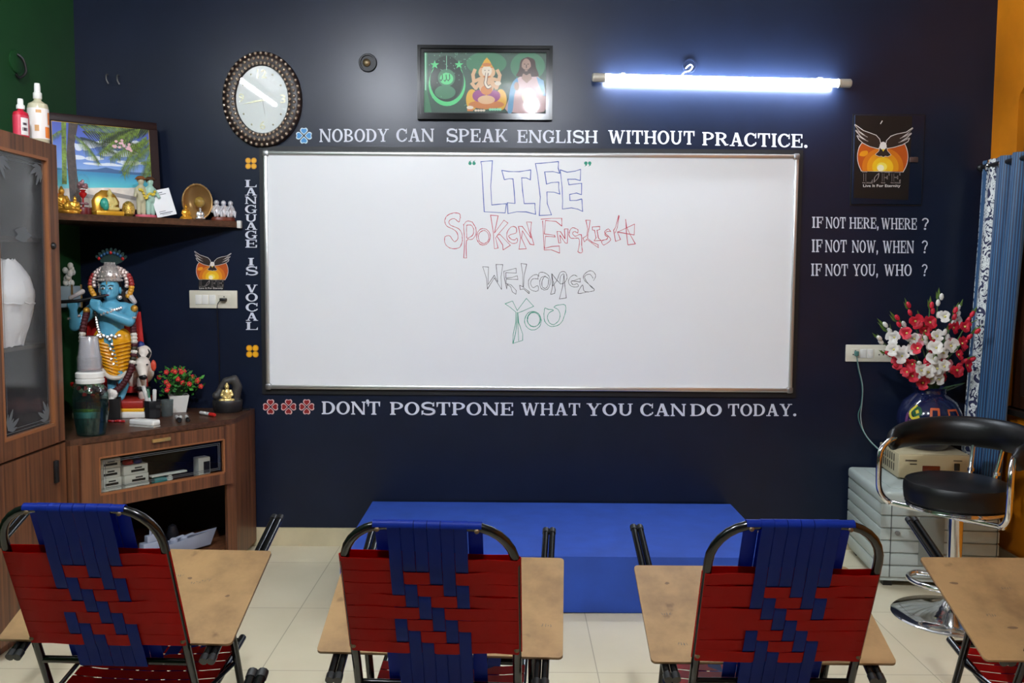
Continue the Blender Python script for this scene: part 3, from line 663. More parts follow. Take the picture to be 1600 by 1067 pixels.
# bearded robed figure
it += [(sm2([(1120, 420), (1060, 500), (1030, 640), (1020, 765), (1400, 765), (1415, 560), (1370, 430), (1300, 390), (1180, 390)], 3, True), ro_), (sm2([(1120, 410), (1055, 500), (1020, 765), (1070, 765), (1090, 600), (1130, 470)], 3, True), bl_), ([(1320, 400), (1395, 440), (1418, 600), (1390, 600), (1340, 470)], bl_),
       (sm2([(1230, 195), (1160, 230), (1140, 330), (1110, 395), (1200, 400), (1320, 400), (1345, 380), (1315, 300), (1300, 225)], 3, True), bn_), ([(1180, 370), (1260, 370), (1275, 420), (1220, 470), (1165, 420)], fa_), (el(1215, 285, 48, 72), fa_), (sm2([(1170, 300), (1180, 355), (1218, 385), (1255, 350), (1262, 300), (1235, 325), (1195, 325)], 3, True), bn_), (el(1215, 338, 17, 7, 10), fa_), (el(1197, 270, 8, 5, 8), bn_), (el(1235, 270, 8, 5, 8), bn_), (rect(1212, 1220, 275, 312), bn_), (el(1240, 600, 75, 85), cr_), (el(1115, 500, 26, 44), fa_)]
mb = MB(); art(mb, lambda x, y: at(640 + x / 6.667, 60 + y / 6.667, -.0085) - fo_, (0, -1, 0), it, base=.0003, step=.00003)
mb.build('print', G, pf, smooth=False)
MB().box(-hw_ + bw, hw_ - bw, -.0165, -.0145, bw, hh_ - bw).build('glass', glass('picture_glass', (255, 255, 255), 0, .02, .8), pf, smooth=False)

# ------------------------------------------------------------------ eagle emblem (poster on the meter door; smaller copy over the socket)
EM = [mat('emblem_' + n, c, .4) for n, c in (('black', (14, 13, 14)), ('brown', (42, 30, 24)), ('white', (226, 220, 216)), ('grey', (150, 140, 136)), ('o1', (190, 84, 18)), ('o2', (212, 116, 18)), ('o3', (228, 150, 20)), ('o4', (240, 190, 30)), ('o5', (250, 226, 90)), ('pale', (252, 244, 200)), ('yellow', (232, 196, 40)))]
def emblem_items():
    sun = sm2([(185, 385), (150, 440), (133, 530), (145, 610), (175, 680)], 4) + sm2([(605, 690), (640, 620), (655, 540), (645, 460), (620, 398)], 4) + [(500, 430), (400, 400), (300, 430)]
    it = [([(400 + (x - 400) * 1.022, 540 + (y - 540) * 1.03) for x, y in sun], 2), (sun, 4)]
    it += [(sm2([(150, 520), (170, 480), (230, 470), (240, 500), (200, 530)], 3, True), 6)]
    for rx, ry, c in ((215, 205, 5), (165, 160, 6), (110, 105, 7)): it.append(([(x, min(y, 684)) for x, y in el(395, 640, rx, ry * .98, 40)], c))
    it += [(el(385, 638, 54, 46), 8), (el(372, 650, 36, 34), 9)]
    lw = [(105, 200), (190, 262), (268, 290), (325, 312), (360, 352), (372, 400), (350, 447), (260, 424), (190, 388), (150, 352), (130, 315), (190, 350), (240, 372), (170, 322), (115, 260), (180, 305), (235, 328), (150, 265)]
    rw_ = [(705, 235), (640, 280), (540, 300), (480, 322), (437, 365), (428, 405), (435, 445), (510, 432), (600, 405), (655, 372), (670, 340), (610, 370), (560, 386), (640, 335), (690, 290), (625, 325), (575, 342), (650, 290)]
    for w_ in (lw, rw_):
        for q in stroke2(w_ + [w_[0]], 13): it.append((q, 2))
        it.append((w_, 1))
        for a in ((0, 17), (9, 10), (13, 14)):
            pass
        for k in ((10, 12), (14, 16), (0, 17)):
            a, b_ = w_[k[0]], w_[k[1]]
            it += [(q, 3) for q in stroke2([a, ((a[0] + b_[0]) / 2, (a[1] + b_[1]) / 2 + 4), b_], 8)]
    tail = [(365, 440), (435, 440), (440, 470), (478, 515), (445, 530), (420, 524), (400, 536), (380, 524), (355, 528), (318, 510), (355, 475)]
    it += [(q, 2) for q in stroke2(tail + [tail[0]], 8)] + [(tail, 1), (el(398, 420, 36, 42), 2), ([(385, 455), (415, 455), (398, 480)], 10)]
    # outlined word and tagline
    for ch, x0, x1 in (('L', 180, 290), ('F', 375, 470), ('E', 475, 582)):
        for p in word_polys(ch, x0, x1, 688, 808, 690, 812): it.append((p, 3))
        ins = []
        for p in word_polys(ch, x0, x1, 688, 808, 690, 812):
            mx_ = sum(q[0] for q in p) / len(p); my_ = sum(q[1] for q in p) / len(p)
            w_ = max(q[0] for q in p) - min(q[0] for q in p); h_ = max(q[1] for q in p) - min(q[1] for q in p)
            kx = max(.3, 1 - 13 / max(w_, 1)); ky = max(.3, 1 - 13 / max(h_, 1)); ins.append(([(mx_ + (q[0] - mx_) * kx, my_ + (q[1] - my_) * ky) for q in p], 0))
        it += ins
    fe = sm2([(300, 805), (305, 750), (355, 700), (350, 750), (320, 785)], 3, True)
    it += [(fe, 3), ([(325 + (x - 325) * .62, 755 + (y - 755) * .68) for x, y in fe], 0)]
    return it
E0 = emblem_items()
# meter-box door with the poster
m0, m1 = at(1334, 180, 0), at(1437.5, 320, 0)
db = thing('meter_box', ((m0.x + m1.x) / 2, 0, m1.z), 'navy meter box door carrying a black eagle poster above the painted questions', 'meter box')
do = Vector(db.location); dw, dh = (m1.x - m0.x) / 2, m0.z - m1.z
MB().box(-dw - .006, dw + .006, -.006, 0, -.006, dh + .006).build('frame', BF, db, smooth=False)
MB().box(-dw, dw, -.016, -.004, 0, dh, bev=.003).build('door', NAVY, db)
pofn = lambda x, y: at(1320 + x / 6.67, 165 + y / 6.67, -.0162) - do
mb = MB(); art(mb, pofn, (0, -1, 0), [([(110, 100), (703, 112), (660, 985), (92, 962)], 0)] + E0 + [(q, 2) for q in stroke2([(370, 190), (388, 160)], 10)], base=.0006, step=.00002)
add_text(mb, 'Live It For Eternity', pofn, 188, 576, 822, 858, (0, -1, 0), .004, 2, True)
mb.build('poster', EM, db, smooth=False)
q0 = at(1428, 250, -.02) - do
MB().box(q0.x - .022, q0.x + .02, -.026, -.015, q0.z - .012, q0.z + .014, bev=.003).build('latch', mat('latch_plate', (92, 74, 70), .35, .5), db)
es = MB(); sfn = lambda x, y: at(280 + (215 + .842 * (x - 105)) / 8.89, 380 + (115 + .8 * (y - 200)) / 8.89, 0)
art(es, sfn, (0, -1, 0), [([(x, y) for x, y in rect(170, 590, 684, 862)], 0)] + E0, base=.0008, step=.00002)
add_text(es, 'Live It For Eternity', sfn, 188, 576, 822, 858, (0, -1, 0), .0045, 2, True)
o = es.build('emblem_sticker', EM, smooth=False); tag(o, 'eagle and sunrise sticker on the wall above the left switch plate', 'sticker')

# ------------------------------------------------------------------ switch plates and cables
def switch_plate(x0, y0, x1, y1, label, cells, sockets, group='ivory switch plates'):
    a, b_ = at(x0, y0, -.01), at(x1, y1, -.01); t = thing('switch_plate', ((a.x + b_.x) / 2, 0, (a.z + b_.z) / 2), label, 'switch', group)
    w_, h_ = (b_.x - a.x) / 2, (a.z - b_.z) / 2
    MB().box(-w_, w_, -.012, 0, -h_, h_, bev=.004).build('plate', IVORY, t)
    for u0, u1 in cells:
        MB().box(-w_ + u0 * 2 * w_, -w_ + u1 * 2 * w_, -.0155, -.010, -h_ * .55, h_ * .5, bev=.002).build('rocker_switch', WHITEP, t)
    for u0, u1 in sockets:
        sb = MB().box(-w_ + u0 * 2 * w_, -w_ + u1 * 2 * w_, -.014, -.010, -h_ * .6, h_ * .55, bev=.002)
        so = sb.build('socket', IVORY, t); cx_ = -w_ + (u0 + u1) * w_
        hl = MB()
        for dx, dz in ((0, h_ * .3), (-.011, -h_ * .15), (.011, -h_ * .15)): hl.lathe([(.0035, 0), (.0035, .0006), (.0001, .0006)], n=10, M=Matrix.Translation((cx_ + dx, -.014, dz)) @ Matrix.Rotation(PI / 2, 4, 'X'))
        hl.build('pin_hole', BLKP, so)
    return t
switch_plate(295.5, 453.5, 371, 482, 'ivory switch plate under the eagle sticker, charger plugged in', ((.13, .26), (.27, .4), (.42, .55)), ((.6, .86),))
switch_plate(1322, 538.5, 1402, 565.5, 'ivory switch plate behind the gladioli, green cable plugged in', ((.27, .4), (.41, .52)), ((.1, .26), (.56, .8)))
cp = at(351, 468, -.012); t = thing('charger_plug', cp, 'small black plug with thin cable in the left switch plate', 'plug')
MB().box(-.018, .014, -.03, -.002, -.008, .008, bev=.004).build('plug_body', BLKP, t)
ce = atz(352, 637, .70) - cp
MB().tube(bez([(-.014, -.026, -.004), (-.028, -.03, -.03), (-.034, -.012, -.1), (-.03, -.008, -.3), (-.03, -.01, -.48), (-.01, -.02, -.56), (.02, -.05, at(0, 0, 0).z * 0 - (cp.z - .706))], 6), .0022, 6).build('cable', BLKP, t)
kp = at(1337, 552, -.014); t = thing('power_cable', kp, 'thin grey-green power cable looping from the right switch plate to the stabilizer', 'cable')
GC = mat('cable_green', (74, 120, 112), .5)
MB().box(-.009, .009, -.022, 0, -.012, .012, bev=.003).build('plug', GC, t)
for dx in (0, .006):
    P = [(0, -.014, -.008)]
    for px, py, y in ((1341, 575, -.015), (1347, 603 , -.015), (1346, 630, -.015), (1341 + dx * 500, 650, -.015), (1348, 672, -.03), (1360, 690, -.06), (1376, 705, -.11)): P.append(at(px + dx * 150, py, y) - kp)
    P.append(at(1383, 708, -.25) - kp)
    MB().tube(bez(P, 6), .0024, 6).build('wire', GC if dx == 0 else mat('cable_grey', (150, 160, 158), .5), t)
# ------------------------------------------------------------------ tall glass-fronted cabinet on the left wall
TX = -1.83; TY0, TY1 = -1.45, -.945; TZ = 1.92
tc_ = thing('tall_cabinet', (-2.015, -1.2, 0), 'tall walnut cabinet with etched glass door against the green wall', 'cabinet')
to = Vector(tc_.location); Tm = Matrix.Translation(-to)
mb = MB(); th = .018
mb.box(XL + .004, TX - .02, TY0, TY1, TZ - .03, TZ, M=Tm).box(XL + .004, TX - .02, TY0, TY0 + th, 0, TZ - .03, M=Tm).box(XL + .004, TX - .02, TY1 - th, TY1, 0, TZ - .03, M=Tm)
mb.box(XL + .004, TX - .02, TY0 + th, TY1 - th, .05, .07, M=Tm).box(XL + .004, XL + .012, TY0 + th, TY1 - th, .07, TZ - .03, M=Tm).box(XL + .004, TX - .03, TY0 + th, TY1 - th, .70, .72, M=Tm)
mb.box(XL + .02, TX - .05, TY0 + th, TY1 - th, 0, .05, M=Tm)
mb.build('carcass', WOODM, tc_, smooth=False)
MB().box(XL + .012, XL + .016, TY0 + th, TY1 - th, .72, TZ - .03, M=Tm).box(XL + .016, TX - .03, TY1 - th - .004, TY1 - th, .72, TZ - .03, M=Tm).build('shade_sheet', mat('cabinet_shade_grey', (50, 50, 51), .6), tc_, smooth=False)  # grey sheets added inside; the cabinet's dimness is put into their colour
for z in (1.11, 1.53): MB().box(XL + .012, TX - .06, TY0 + th, TY1 - th, z, z + .015, M=Tm).build('shelf', mat('cabinet_shelf', (52, 46, 42), .6), tc_, smooth=False)
def frame_yz(mb, x0, x1, y0, y1, z0, z1, st, rt, rb, m=0):
    mb.box(x0, x1, y0, y0 + st, z0, z1, m, Tm).box(x0, x1, y1 - st, y1, z0, z1, m, Tm).box(x0, x1, y0 + st, y1 - st, z1 - rt, z1, m, Tm).box(x0, x1, y0 + st, y1 - st, z0, z0 + rb, m, Tm)
mb = MB(); frame_yz(mb, TX - .018, TX, TY0, TY1, .725, TZ - .003, .075, .065, .075)
dr = mb.build('door', WOODM, tc_, smooth=False)
mb = MB(); frame_yz(mb, TX - .02, TX + .0015, TY0 + .07, TY1 - .07, .795, TZ - .063, .012, .012, .012); mb.build('edge_strip', WOODE, dr, smooth=False)
CG = glass('cabinet_glass', (150, 152, 154), .035, .08, .8, (250, 250, 250))
MB().box(TX - .012, TX - .008, TY0 + .07, TY1 - .07, .79, TZ - .06, M=Tm).build('glass_pane', CG, dr, smooth=False)
ETCH = mat('etched_glass', (88, 92, 94), .6)
mb = MB(); tfn = lambda y, z: Vector((TX - .0078, y, z)) - to; it = []
y0, y1, z0, z1 = TY0 + .095, TY1 - .1, .82, TZ - .09
for o_ in (0, .012): it += [(q, 0) for q in stroke2([(y0 + o_, z0 + o_), (y1 - o_, z0 + o_), (y1 - o_, z1 - o_), (y0 + o_, z1 - o_), (y0 + o_, z0 + o_)], .002)]
for cy, cz, sy_, sz_ in ((y0, z1, 1, -1), (y1, z1, -1, -1), (y0, z0, 1, 1), (y1, z0, -1, 1)):
    for k in range(5):
        a = math.radians(12 + 16 * k); L = .1 if k % 2 else .075
        it.append((sm2([(cy + sy_ * .012, cz + sz_ * .012), (cy + sy_ * L * .6 * math.cos(a + .16), cz + sz_ * L * .6 * math.sin(a + .16)), (cy + sy_ * L * math.cos(a), cz + sz_ * L * math.sin(a)), (cy + sy_ * L * .6 * math.cos(a - .16), cz + sz_ * L * .6 * math.sin(a - .16))], 3, True), 0))
it.append((sm2([((y0 + y1) / 2 + .05 * math.cos(math.radians(a)) * (1 + .3 * math.cos(math.radians(a * 5))), 1.55 + .028 * math.sin(math.radians(a))) for a in range(0, 360, 18)], 2, True), 0))
art(mb, tfn, (1, 0, 0), it, base=.0002, step=.000005); mb.build('etched_pattern', ETCH, dr, smooth=False)['label'] = 'pale etched flowers and lines on the glass'
lp = atx(82, 384, TX) - to
MB().lathe([(.013, 0), (.013, .006), (.009, .012), (.0001, .013)], n=14, M=Matrix.Translation(lp) @ Matrix.Rotation(PI / 2, 4, 'Y')).build('lock', BLKP, dr)
ld = MB().box(TX - .018, TX, TY0, TY1, .06, .715, M=Tm).build('door', WOODM, tc_, smooth=False); ld['label'] = 'solid walnut lower door'
lp = atx(88, 736, TX) - to
MB().box(lp.x - .002, lp.x + .012, lp.y - .022, lp.y + .004, lp.z - .045, lp.z + .045, bev=.003).build('hinge', BLKP, ld)
# white bundle behind the glass
bp_ = Vector((TX - .09, -1.165, 1.127)); t = thing('plastic_bundle', bp_, 'crumpled white plastic-wrapped bundle behind the tall cabinet glass', 'bag')
mb = MB(); rr = random.Random(5)
rows = []
for i in range(15):
    z = i / 14; rad = (.5 + .5 * math.sin(min(1, z * 1.5) * PI / 2)) * (1 - max(0, z - .55) ** 2 * 3.6); rad = max(rad, .05)
    rows.append([Vector((.066 * rad * math.cos(a) * (1 + .09 * rr.uniform(-1, 1)) * (.9 if z < .5 else 1), (.155 * rad * math.sin(a)) * (1 + .05 * rr.uniform(-1, 1)), .33 * z + rr.uniform(-.006, .006))) for a in [2 * PI * k / 26 for k in range(26)]])
for r in rows: r.append(r[0])
mb.strip(rows); mb.add([Vector(p) for p in rows[-1][:-1]], [tuple(range(26))]); mb.add([Vector(p) for p in rows[0][:-1]], [tuple(range(26))])
mb.tube([Vector(p) * 1.01 + Vector((0, 0, -.001)) for p in rows[7][:-1]], .003, 5, closed=True)
mb.build('wrapping', mat('white_plastic_film', (240, 243, 243), .3, bump=.8, bscale=30), t, angle=25)
# bottles on top
def spray(px, x, r, h, body, lab, labelm, stripes, boxy=False):
    p = atx(px, 200, x); t = thing('spray_bottle', (x, p.y, TZ), lab, 'bottle', 'spray bottles')
    k = .72 if boxy else 1
    M = Matrix.Diagonal((k, 1, 1, 1))
    MB().lathe([(r * .9, 0), (r, .006), (r, h * .60), (r * .9, h * .66), (r * .5, h * .70), (r * .36, h * .72), (r * .36, h * .76)], n=24, M=M).build('body', body, t)
    MB().lathe([(r * 1.015, h * .08), (r * 1.015, h * .58)], n=24, M=M, cap=False).build('label', labelm, t)
    mb = MB()
    for a, z0, z1, w_, m in stripes:
        a = math.radians(a); d = Vector((math.cos(a) * k, math.sin(a), 0)); sd = Vector((-math.sin(a), math.cos(a), 0))
        for i in range(4):
            b0, b1 = -w_ / 2 + w_ * i / 4, -w_ / 2 + w_ * (i + 1) / 4
            q = [Vector((math.cos(a + b) * k * r * 1.03, math.sin(a + b) * r * 1.03, z)) for z, b in ((h * z0, b0), (h * z0, b1), (h * z1, b1), (h * z1, b0))]
            mb.add(q, [(0, 1, 2, 3)], m)
    mb.build('label_print', [mat('label_orange', (226, 122, 40), .5), mat('label_dark', (70, 50, 60), .5), mat('label_white', (228, 226, 222), .5), mat('label_tan', (200, 150, 90), .5)], t, smooth=False)
    MB().lathe([(r * .4, h * .745), (r * .42, h * .75), (r * .42, h * .84), (r * .3, h * .86), (r * .3, h * .95), (r * .26, h * 1.0), (.0001, h * 1.0)], n=18).build('spray_cap', WHITEP, t)
    return t
spray(33, -1.90, .036, .155, mat('red_liquid', (206, 36, 60), .15, trans=.2), 'small red spray bottle on top of the tall cabinet', mat('label_red', (196, 50, 74), .4), ((-25, .1, .52, 1.0, 2), (-25, .2, .28, .7, 1), (-25, .34, .4, .6, 1)), True)
spray(60, -1.90, .039, .24, mat('clear_bottle', (196, 190, 160), .15), 'taller white-labelled spray bottle on top of the tall cabinet', mat('label_cream', (232, 226, 220), .4), ((-5, .1, .28, .7, 0), (5, .32, .52, .35, 0), (-60, .5, .55, .5, 3), (-70, .2, .3, .4, 3)))

# ------------------------------------------------------------------ walnut corner unit
UA, UB = Vector((-1.82, -.925, 0)), Vector((-1.32, -.34, 0)); ue = (UB - UA).normalized(); UL = (UB - UA).length
uw = Vector((-ue.y, ue.x, 0))
cu_ = thing('corner_cabinet', (-1.85, -.4, 0), 'low walnut corner cabinet with glass flap and open bay under the statue', 'cabinet')
uo = Vector(cu_.location); Um = Matrix.Translation(-uo)
UF0 = Matrix(((ue.x, uw.x, 0, UA.x), (ue.y, uw.y, 0, UA.y), (0, 0, 1, 0), (0, 0, 0, 1))); UF = Um @ UF0
pent = [(-2.195, -.925), (-1.82, -.925), (-1.32, -.34), (-1.32, -.014), (-2.195, -.014)]
inn = [(-2.19, -.9), (-1.835, -.9), (-1.345, -.33), (-1.345, -.02), (-2.19, -.02)]
MB().prism(pent, .695, .72, M=Um).build('top_board', WOODT, cu_, smooth=False)
mb = MB().prism(inn, .065, .09, M=Um).prism(inn, .425, .44, M=Um)
mb.box(-1.338, -1.32, -.338, -.014, .03, .695, M=Um).box(-2.195, -1.822, -.925, -.907, 0, .695, M=Um)
mb.box(0, .05, 0, .018, .03, .695, M=UF).box(UL - .05, UL, 0, .018, .03, .695, M=UF).box(.05, UL - .05, .012, .03, 0, .066, M=UF)
mb.build('carcass', WOODM, cu_, smooth=False)
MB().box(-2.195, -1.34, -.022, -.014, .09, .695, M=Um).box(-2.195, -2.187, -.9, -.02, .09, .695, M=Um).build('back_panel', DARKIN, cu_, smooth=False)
f0, f1, fz0_, fz1_ = .03, UL - .03, .415, .693; g0, g1, gz0, gz1 = .11, UL - .075, .475, .632
fl = MB().box(f0, g0, -.02, -.001, fz0_, fz1_, M=UF).box(g1, f1, -.02, -.001, fz0_, fz1_, M=UF).box(g0, g1, -.02, -.001, gz1, fz1_, M=UF).box(g0, g1, -.02, -.001, fz0_, gz0, M=UF).build('flap_door', WOODM, cu_, smooth=False)
MB().box(g0, g1, -.0215, -.004, gz0 - .006, gz0 + .004, M=UF).box(g0, g1, -.0215, -.004, gz1 - .004, gz1 + .003, M=UF).box(g1 - .003, g1 + .006, -.0215, -.004, gz0, gz1, M=UF).box(g0 - .004, g0 + .003, -.0215, -.004, gz0, gz1, M=UF).build('edge_strip', WOODE, fl, smooth=False)
MB().box(g0, g1, -.014, -.010, gz0, gz1, M=UF).build('glass_pane', glass('flap_glass', (240, 242, 240), .0, .03, .28), fl, smooth=False)
mb = MB(); it = []
for o_ in (.018, .026): it += [(q, 0) for q in stroke2([(g0 + o_, gz0 + o_ * .9), (g1 - o_, gz0 + o_ * .9), (g1 - o_, gz1 - o_ * .9), (g0 + o_, gz1 - o_ * .9), (g0 + o_, gz0 + o_ * .9)], .0022)]
art(mb, lambda u, z: UF @ Vector((u, -.0142, z)), -(uw), it, base=.0002, step=.000005); mb.build('etched_line', ETCH, fl, smooth=False)
MB().box(.34, .425, -.034, -.02, .665, .68, M=UF, bev=.003).build('handle', mat('brass_handle', (196, 168, 110), .3, .7), fl)
def uv(u, w, z): return UF0 @ Vector((u, w, z))
UR = math.atan2(ue.y, ue.x)
BX1, BX2 = mat('carton_white', (214, 212, 204), .5), mat('carton_red', (190, 44, 40), .5)
def carton(u, w, z, l, h, lab, red=False):
    t = thing('marker_carton', uv(u, w, z), lab, 'box', 'white cartons behind the flap glass', rz=UR)
    MB().box(-l / 2, l / 2, 0, .08, 0, h, bev=.002).build('carton', BX1, t)
    mb = MB(); ff = lambda x, y: Vector((x, 0, y))
    it = [(rect(-l * .2, l * .36, h * .25, h * .5), 0), (rect(-l * .05, l * .25, h * .6, h * .75), 0)]
    if red: it.append((rect(-l * .5, -l * .34, 0, h), 1))
    art(mb, ff, (0, -1, 0), it, base=.0005, step=.00005); mb.build('print', [BLKP, BX2], t, smooth=False)
for i, lab in enumerate(('white carton at the bottom of the left stack behind the flap glass', 'white carton second from bottom in the left stack behind the flap glass', 'white carton second from top in the left stack behind the flap glass', 'white carton with red end topping the left stack behind the flap glass')):
    carton(.175 + .003 * (i % 2), .035 + .003 * i, .44 + i * .0425, .105, .041, lab, i == 3)
for i, lab in enumerate(('lowest white carton of the short stack behind the flap glass', 'middle white carton of the short stack behind the flap glass', 'upper white carton of the short stack behind glass, small items on it')):
    carton(.30 - .003 * i, .035, .44 + i * .0425, .11, .041, lab)
for u, c, lab in ((.275, RED, 'small red plastic tub on the short carton stack behind glass'), (.315, mat('deep_blue', (36, 44, 120), .4), 'dark blue plastic tub on the short carton stack behind glass')):
    t = thing('plastic_item', uv(u, .07, .5676), lab, 'tub'); MB().lathe([(.022, 0), (.024, .004), (.022, .016), (.012, .024), (.0001, .025)], n=16).build('tub', c, t)  # small round plastic pieces, exact object unknown
t = thing('glue_tube', uv(.41, .05, .44), 'teal and white glue tube lying behind the flap glass', 'tube', rz=UR)
MB().tube([(-.03, 0, .035), (.0, 0, .035), (.03, .0, .035)], [.018, .02, .012], 12).box(-.03, .03, -.012, .012, 0, .02).build('body', mat('teal_plastic', (60, 150, 150), .4), t)
MB().tube([(.03, 0, .035), (.06, 0, .035)], .009, 10).build('cap', WHITEP, t)
t = thing('scale_ruler', uv(.45, .03, .44), 'white plastic strip lying across the items behind the flap glass', 'ruler', rz=UR)
MB().box(-.085, .085, 0, .03, .056, .064, bev=.002).box(-.005, .012, .004, .026, 0, .057, bev=.002).build('strip', WHITEP, t)
t = thing('white_clip', uv(.635, .05, .44), 'small white carton with dark window at the right end behind the flap glass', 'box', rz=UR)
MB().box(-.03, .03, 0, .05, 0, .105, bev=.003).build('carton', BX1, t); MB().box(-.005, .026, -.001, .001, .03, .085).build('window', BLKP, t, smooth=False)
# model warship in the bay
sh = thing('model_ship', uv(.37, .11, .092), 'grey model warship standing in the open bay of the corner cabinet', 'model ship', rz=UR); sh.scale = (1.12, 1.12, 1.3)
GRY = mat('ship_grey', (150, 158, 176), .45); GRD = mat('ship_deck', (124, 132, 150), .5)
L = .58; rows = []
for i in range(17):
    t_ = i / 16; x = -L / 2 + L * t_; b_ = .034 * (min(1, (1 - t_) * 2.2) ** .7) * (1 if t_ > .08 else .75 + 3 * t_); dz = .045 + .022 * t_ ** 3
    k = .62 if t_ < .9 else .62 * (1 - (t_ - .9) * 6)
    rows.append([Vector((x + (.012 if 0 else .03 * t_ ** 4) * q, s_ * b_ * w_, dz * q + .008 * (1 - q))) for s_, w_, q in ((-1, 1, 1), (-1, .92, .5), (-1, max(k, .02), 0), (1, max(k, .02), 0), (1, .92, .5), (1, 1, 1))])
mb = MB().strip(rows); mb.add(rows[0], [tuple(range(6))]); mb.build('hull', GRY, sh, angle=50)
mb = MB(); mb.strip([[r[0] + Vector((0, .001, -.003)), r[5] + Vector((0, -.001, -.003))] for r in rows]); mb.build('deck', GRD, sh, smooth=False)
mb = MB()
mb.box(-.17, -.09, -.02, .02, .04, .066, bev=.003).box(-.155, -.115, -.014, .014, .066, .09, bev=.003).box(-.02, .055, -.02, .02, .042, .07, bev=.003).box(.0, .04, -.014, .014, .07, .094, bev=.003).box(.05, .09, -.012, .012, .04, .062, bev=.003)
mb.tube([(-.135, 0, .088), (-.135, 0, .14)], [.007, .0025], 8).tube([(-.15, 0, .118), (-.12, 0, .118)], .0022, 6).tube([(.02, 0, .09), (.02, 0, .145)], [.006, .002], 8).tube([(.02, -.015, .12), (.02, .015, .12)], .002, 6)
mb.tube([(-.06, 0, .045), (-.055, 0, .088)], .013, 10).build('superstructure', GRY, sh)
for x, d in ((.12, 1), (.165, 1), (-.21, -1)):
    g = MB().lathe([(.016, .0), (.016, .012), (.01, .018), (.0001, .018)], c=(x, 0, .046), n=12)
    for y in (-.005, .005): g.tube([(x, y, .06), (x + d * .045, y, .066)], .0022, 6)
    g.build('gun_turret', GRY, sh)
MB().box(-.12, -.09, -.03, .03, 0, .012).box(.07, .1, -.03, .03, 0, .012).build('cradle', WHITEP, sh, smooth=False)
t = thing('clay_lamp', uv(.60, .2, .09), 'small dull bowl behind the bow of the model ship', 'bowl')
MB().lathe([(.02, 0), (.035, .01), (.042, .03), (.038, .03), (.03, .012), (.0001, .008)], n=18).build('bowl', mat('clay', (130, 116, 84), .7), t)
t = thing('toy_rock', uv(.58, .26, .09), 'dark ornament in the shade behind the model ship', 'ornament')
MB().lathe([(.03, 0), (.022, .03), (.03, .06), (.018, .1), (.0001, .11)], n=14).build('ornament', mat('dark_slate', (40, 44, 54), .5), t)

# ------------------------------------------------------------------ corner shelf with keepsakes
SZ = 1.673
se = Vector((-.743, -.669, 0)); sn = Vector((-.669, .743, 0)); SR = Vector((-1.385, -.02, 0))
shf = thing('corner_shelf', (-1.9, -.2, SZ - .03), 'dark walnut corner shelf carrying the beach picture and keepsakes', 'shelf')
so_ = Vector(shf.location)
Lp = SR + se * ((2.195 - 1.385) / .743)
MB().prism([(SR.x, -.002), (-2.198, -.002), (-2.198, Lp.y), (SR.x, SR.y)], SZ - .03, SZ, M=Matrix.Translation(-so_)).build('board', WOODT, shf, smooth=False)
MB().box(SR.x - .008, SR.x + .012, -.03, -.002, SZ - .034, SZ + .004, M=Matrix.Translation(-so_), bev=.002).build('end_bracket', WHITEP, shf)
def spos(px, inset):
    k = (px - 800) / 1400
    t = (-1.385 - .669 * inset - k * (4.56 + .743 * inset)) / (.743 - .669 * k)
    p = SR + se * t + sn * inset; return Vector((p.x, p.y, SZ)), (4.58 + p.y) / 1400
FACE = math.radians(-32)       # keepsakes look out of the corner (front is local -y, turned to the room)
FACE = math.atan2(.743, -.669) - PI / 2 - 0
FACE = math.radians(42)
# beach picture leaning in the corner
bpx = thing('picture_frame', (0, 0, 0), 'dark framed tropical beach picture leaning in the corner on the shelf', 'picture')
bd = Vector((math.cos(math.radians(36)), math.sin(math.radians(36)), 0)); bR = Vector((-1.735, -.125, SZ)); BWd, BHt = .51, .475
bn = Vector((bd.y, -bd.x, 0)); lean = math.radians(7); bup = Vector((0, 0, 1)) * math.cos(lean) - bn * math.sin(lean); bnn = bn * math.cos(lean) + Vector((0, 0, 1)) * math.sin(lean)
bO = bR - bd * BWd
bpx.matrix_world = Matrix(((bd.x, -bnn.x, bup.x, bO.x), (bd.y, -bnn.y, bup.y, bO.y), (bd.z, -bnn.z, bup.z, bO.z + .004), (0, 0, 0, 1)))
FRM = mat('carved_dark_frame', (36, 18, 17), .5, bump=.4, bscale=80, spec=.2); b_w = .038
mb = MB().box(0, BWd, -.012, .012, BHt - b_w, BHt, bev=.004).box(0, BWd, -.012, .012, 0, b_w, bev=.004).box(0, b_w, -.0118, .0118, b_w, BHt - b_w).box(BWd - b_w, BWd, -.0118, .0118, b_w, BHt - b_w)
mb.build('frame', FRM, bpx)
MB().box(b_w - .006, BWd - b_w + .006, -.006, .002, b_w - .006, BHt - b_w + .006).build('gilt_slip', mat('gilt_slip', (186, 150, 60), .4, .5), bpx, smooth=False)
# picture content: sky ramp, clouds, islands, sea, sand, palms
def ramp_mat(name, stops, axis='Z', noise=0):
    m = bpy.data.materials.new(name); m.use_nodes = True; nt = m.node_tree; b = nt.nodes['Principled BSDF']; b.inputs['Roughness'].default_value = .5
    tc = nt.nodes.new('ShaderNodeTexCoord'); sp = nt.nodes.new('ShaderNodeSeparateXYZ'); r = nt.nodes.new('ShaderNodeValToRGB')
    nt.links.new(tc.outputs['Object'], sp.inputs[0]); mr = nt.nodes.new('ShaderNodeMapRange'); mr.inputs['From Min'].default_value = 0; mr.inputs['From Max'].default_value = BHt
    nt.links.new(sp.outputs[axis], mr.inputs['Value']); nt.links.new(mr.outputs[0], r.inputs['Fac'])
    e = r.color_ramp.elements
    while len(e) < len(stops): e.new(.5)
    for k, (p, c) in enumerate(stops): e[k].position = p; e[k].color = lin(c)
    nt.links.new(r.outputs['Color'], b.inputs['Base Color'])
    return m
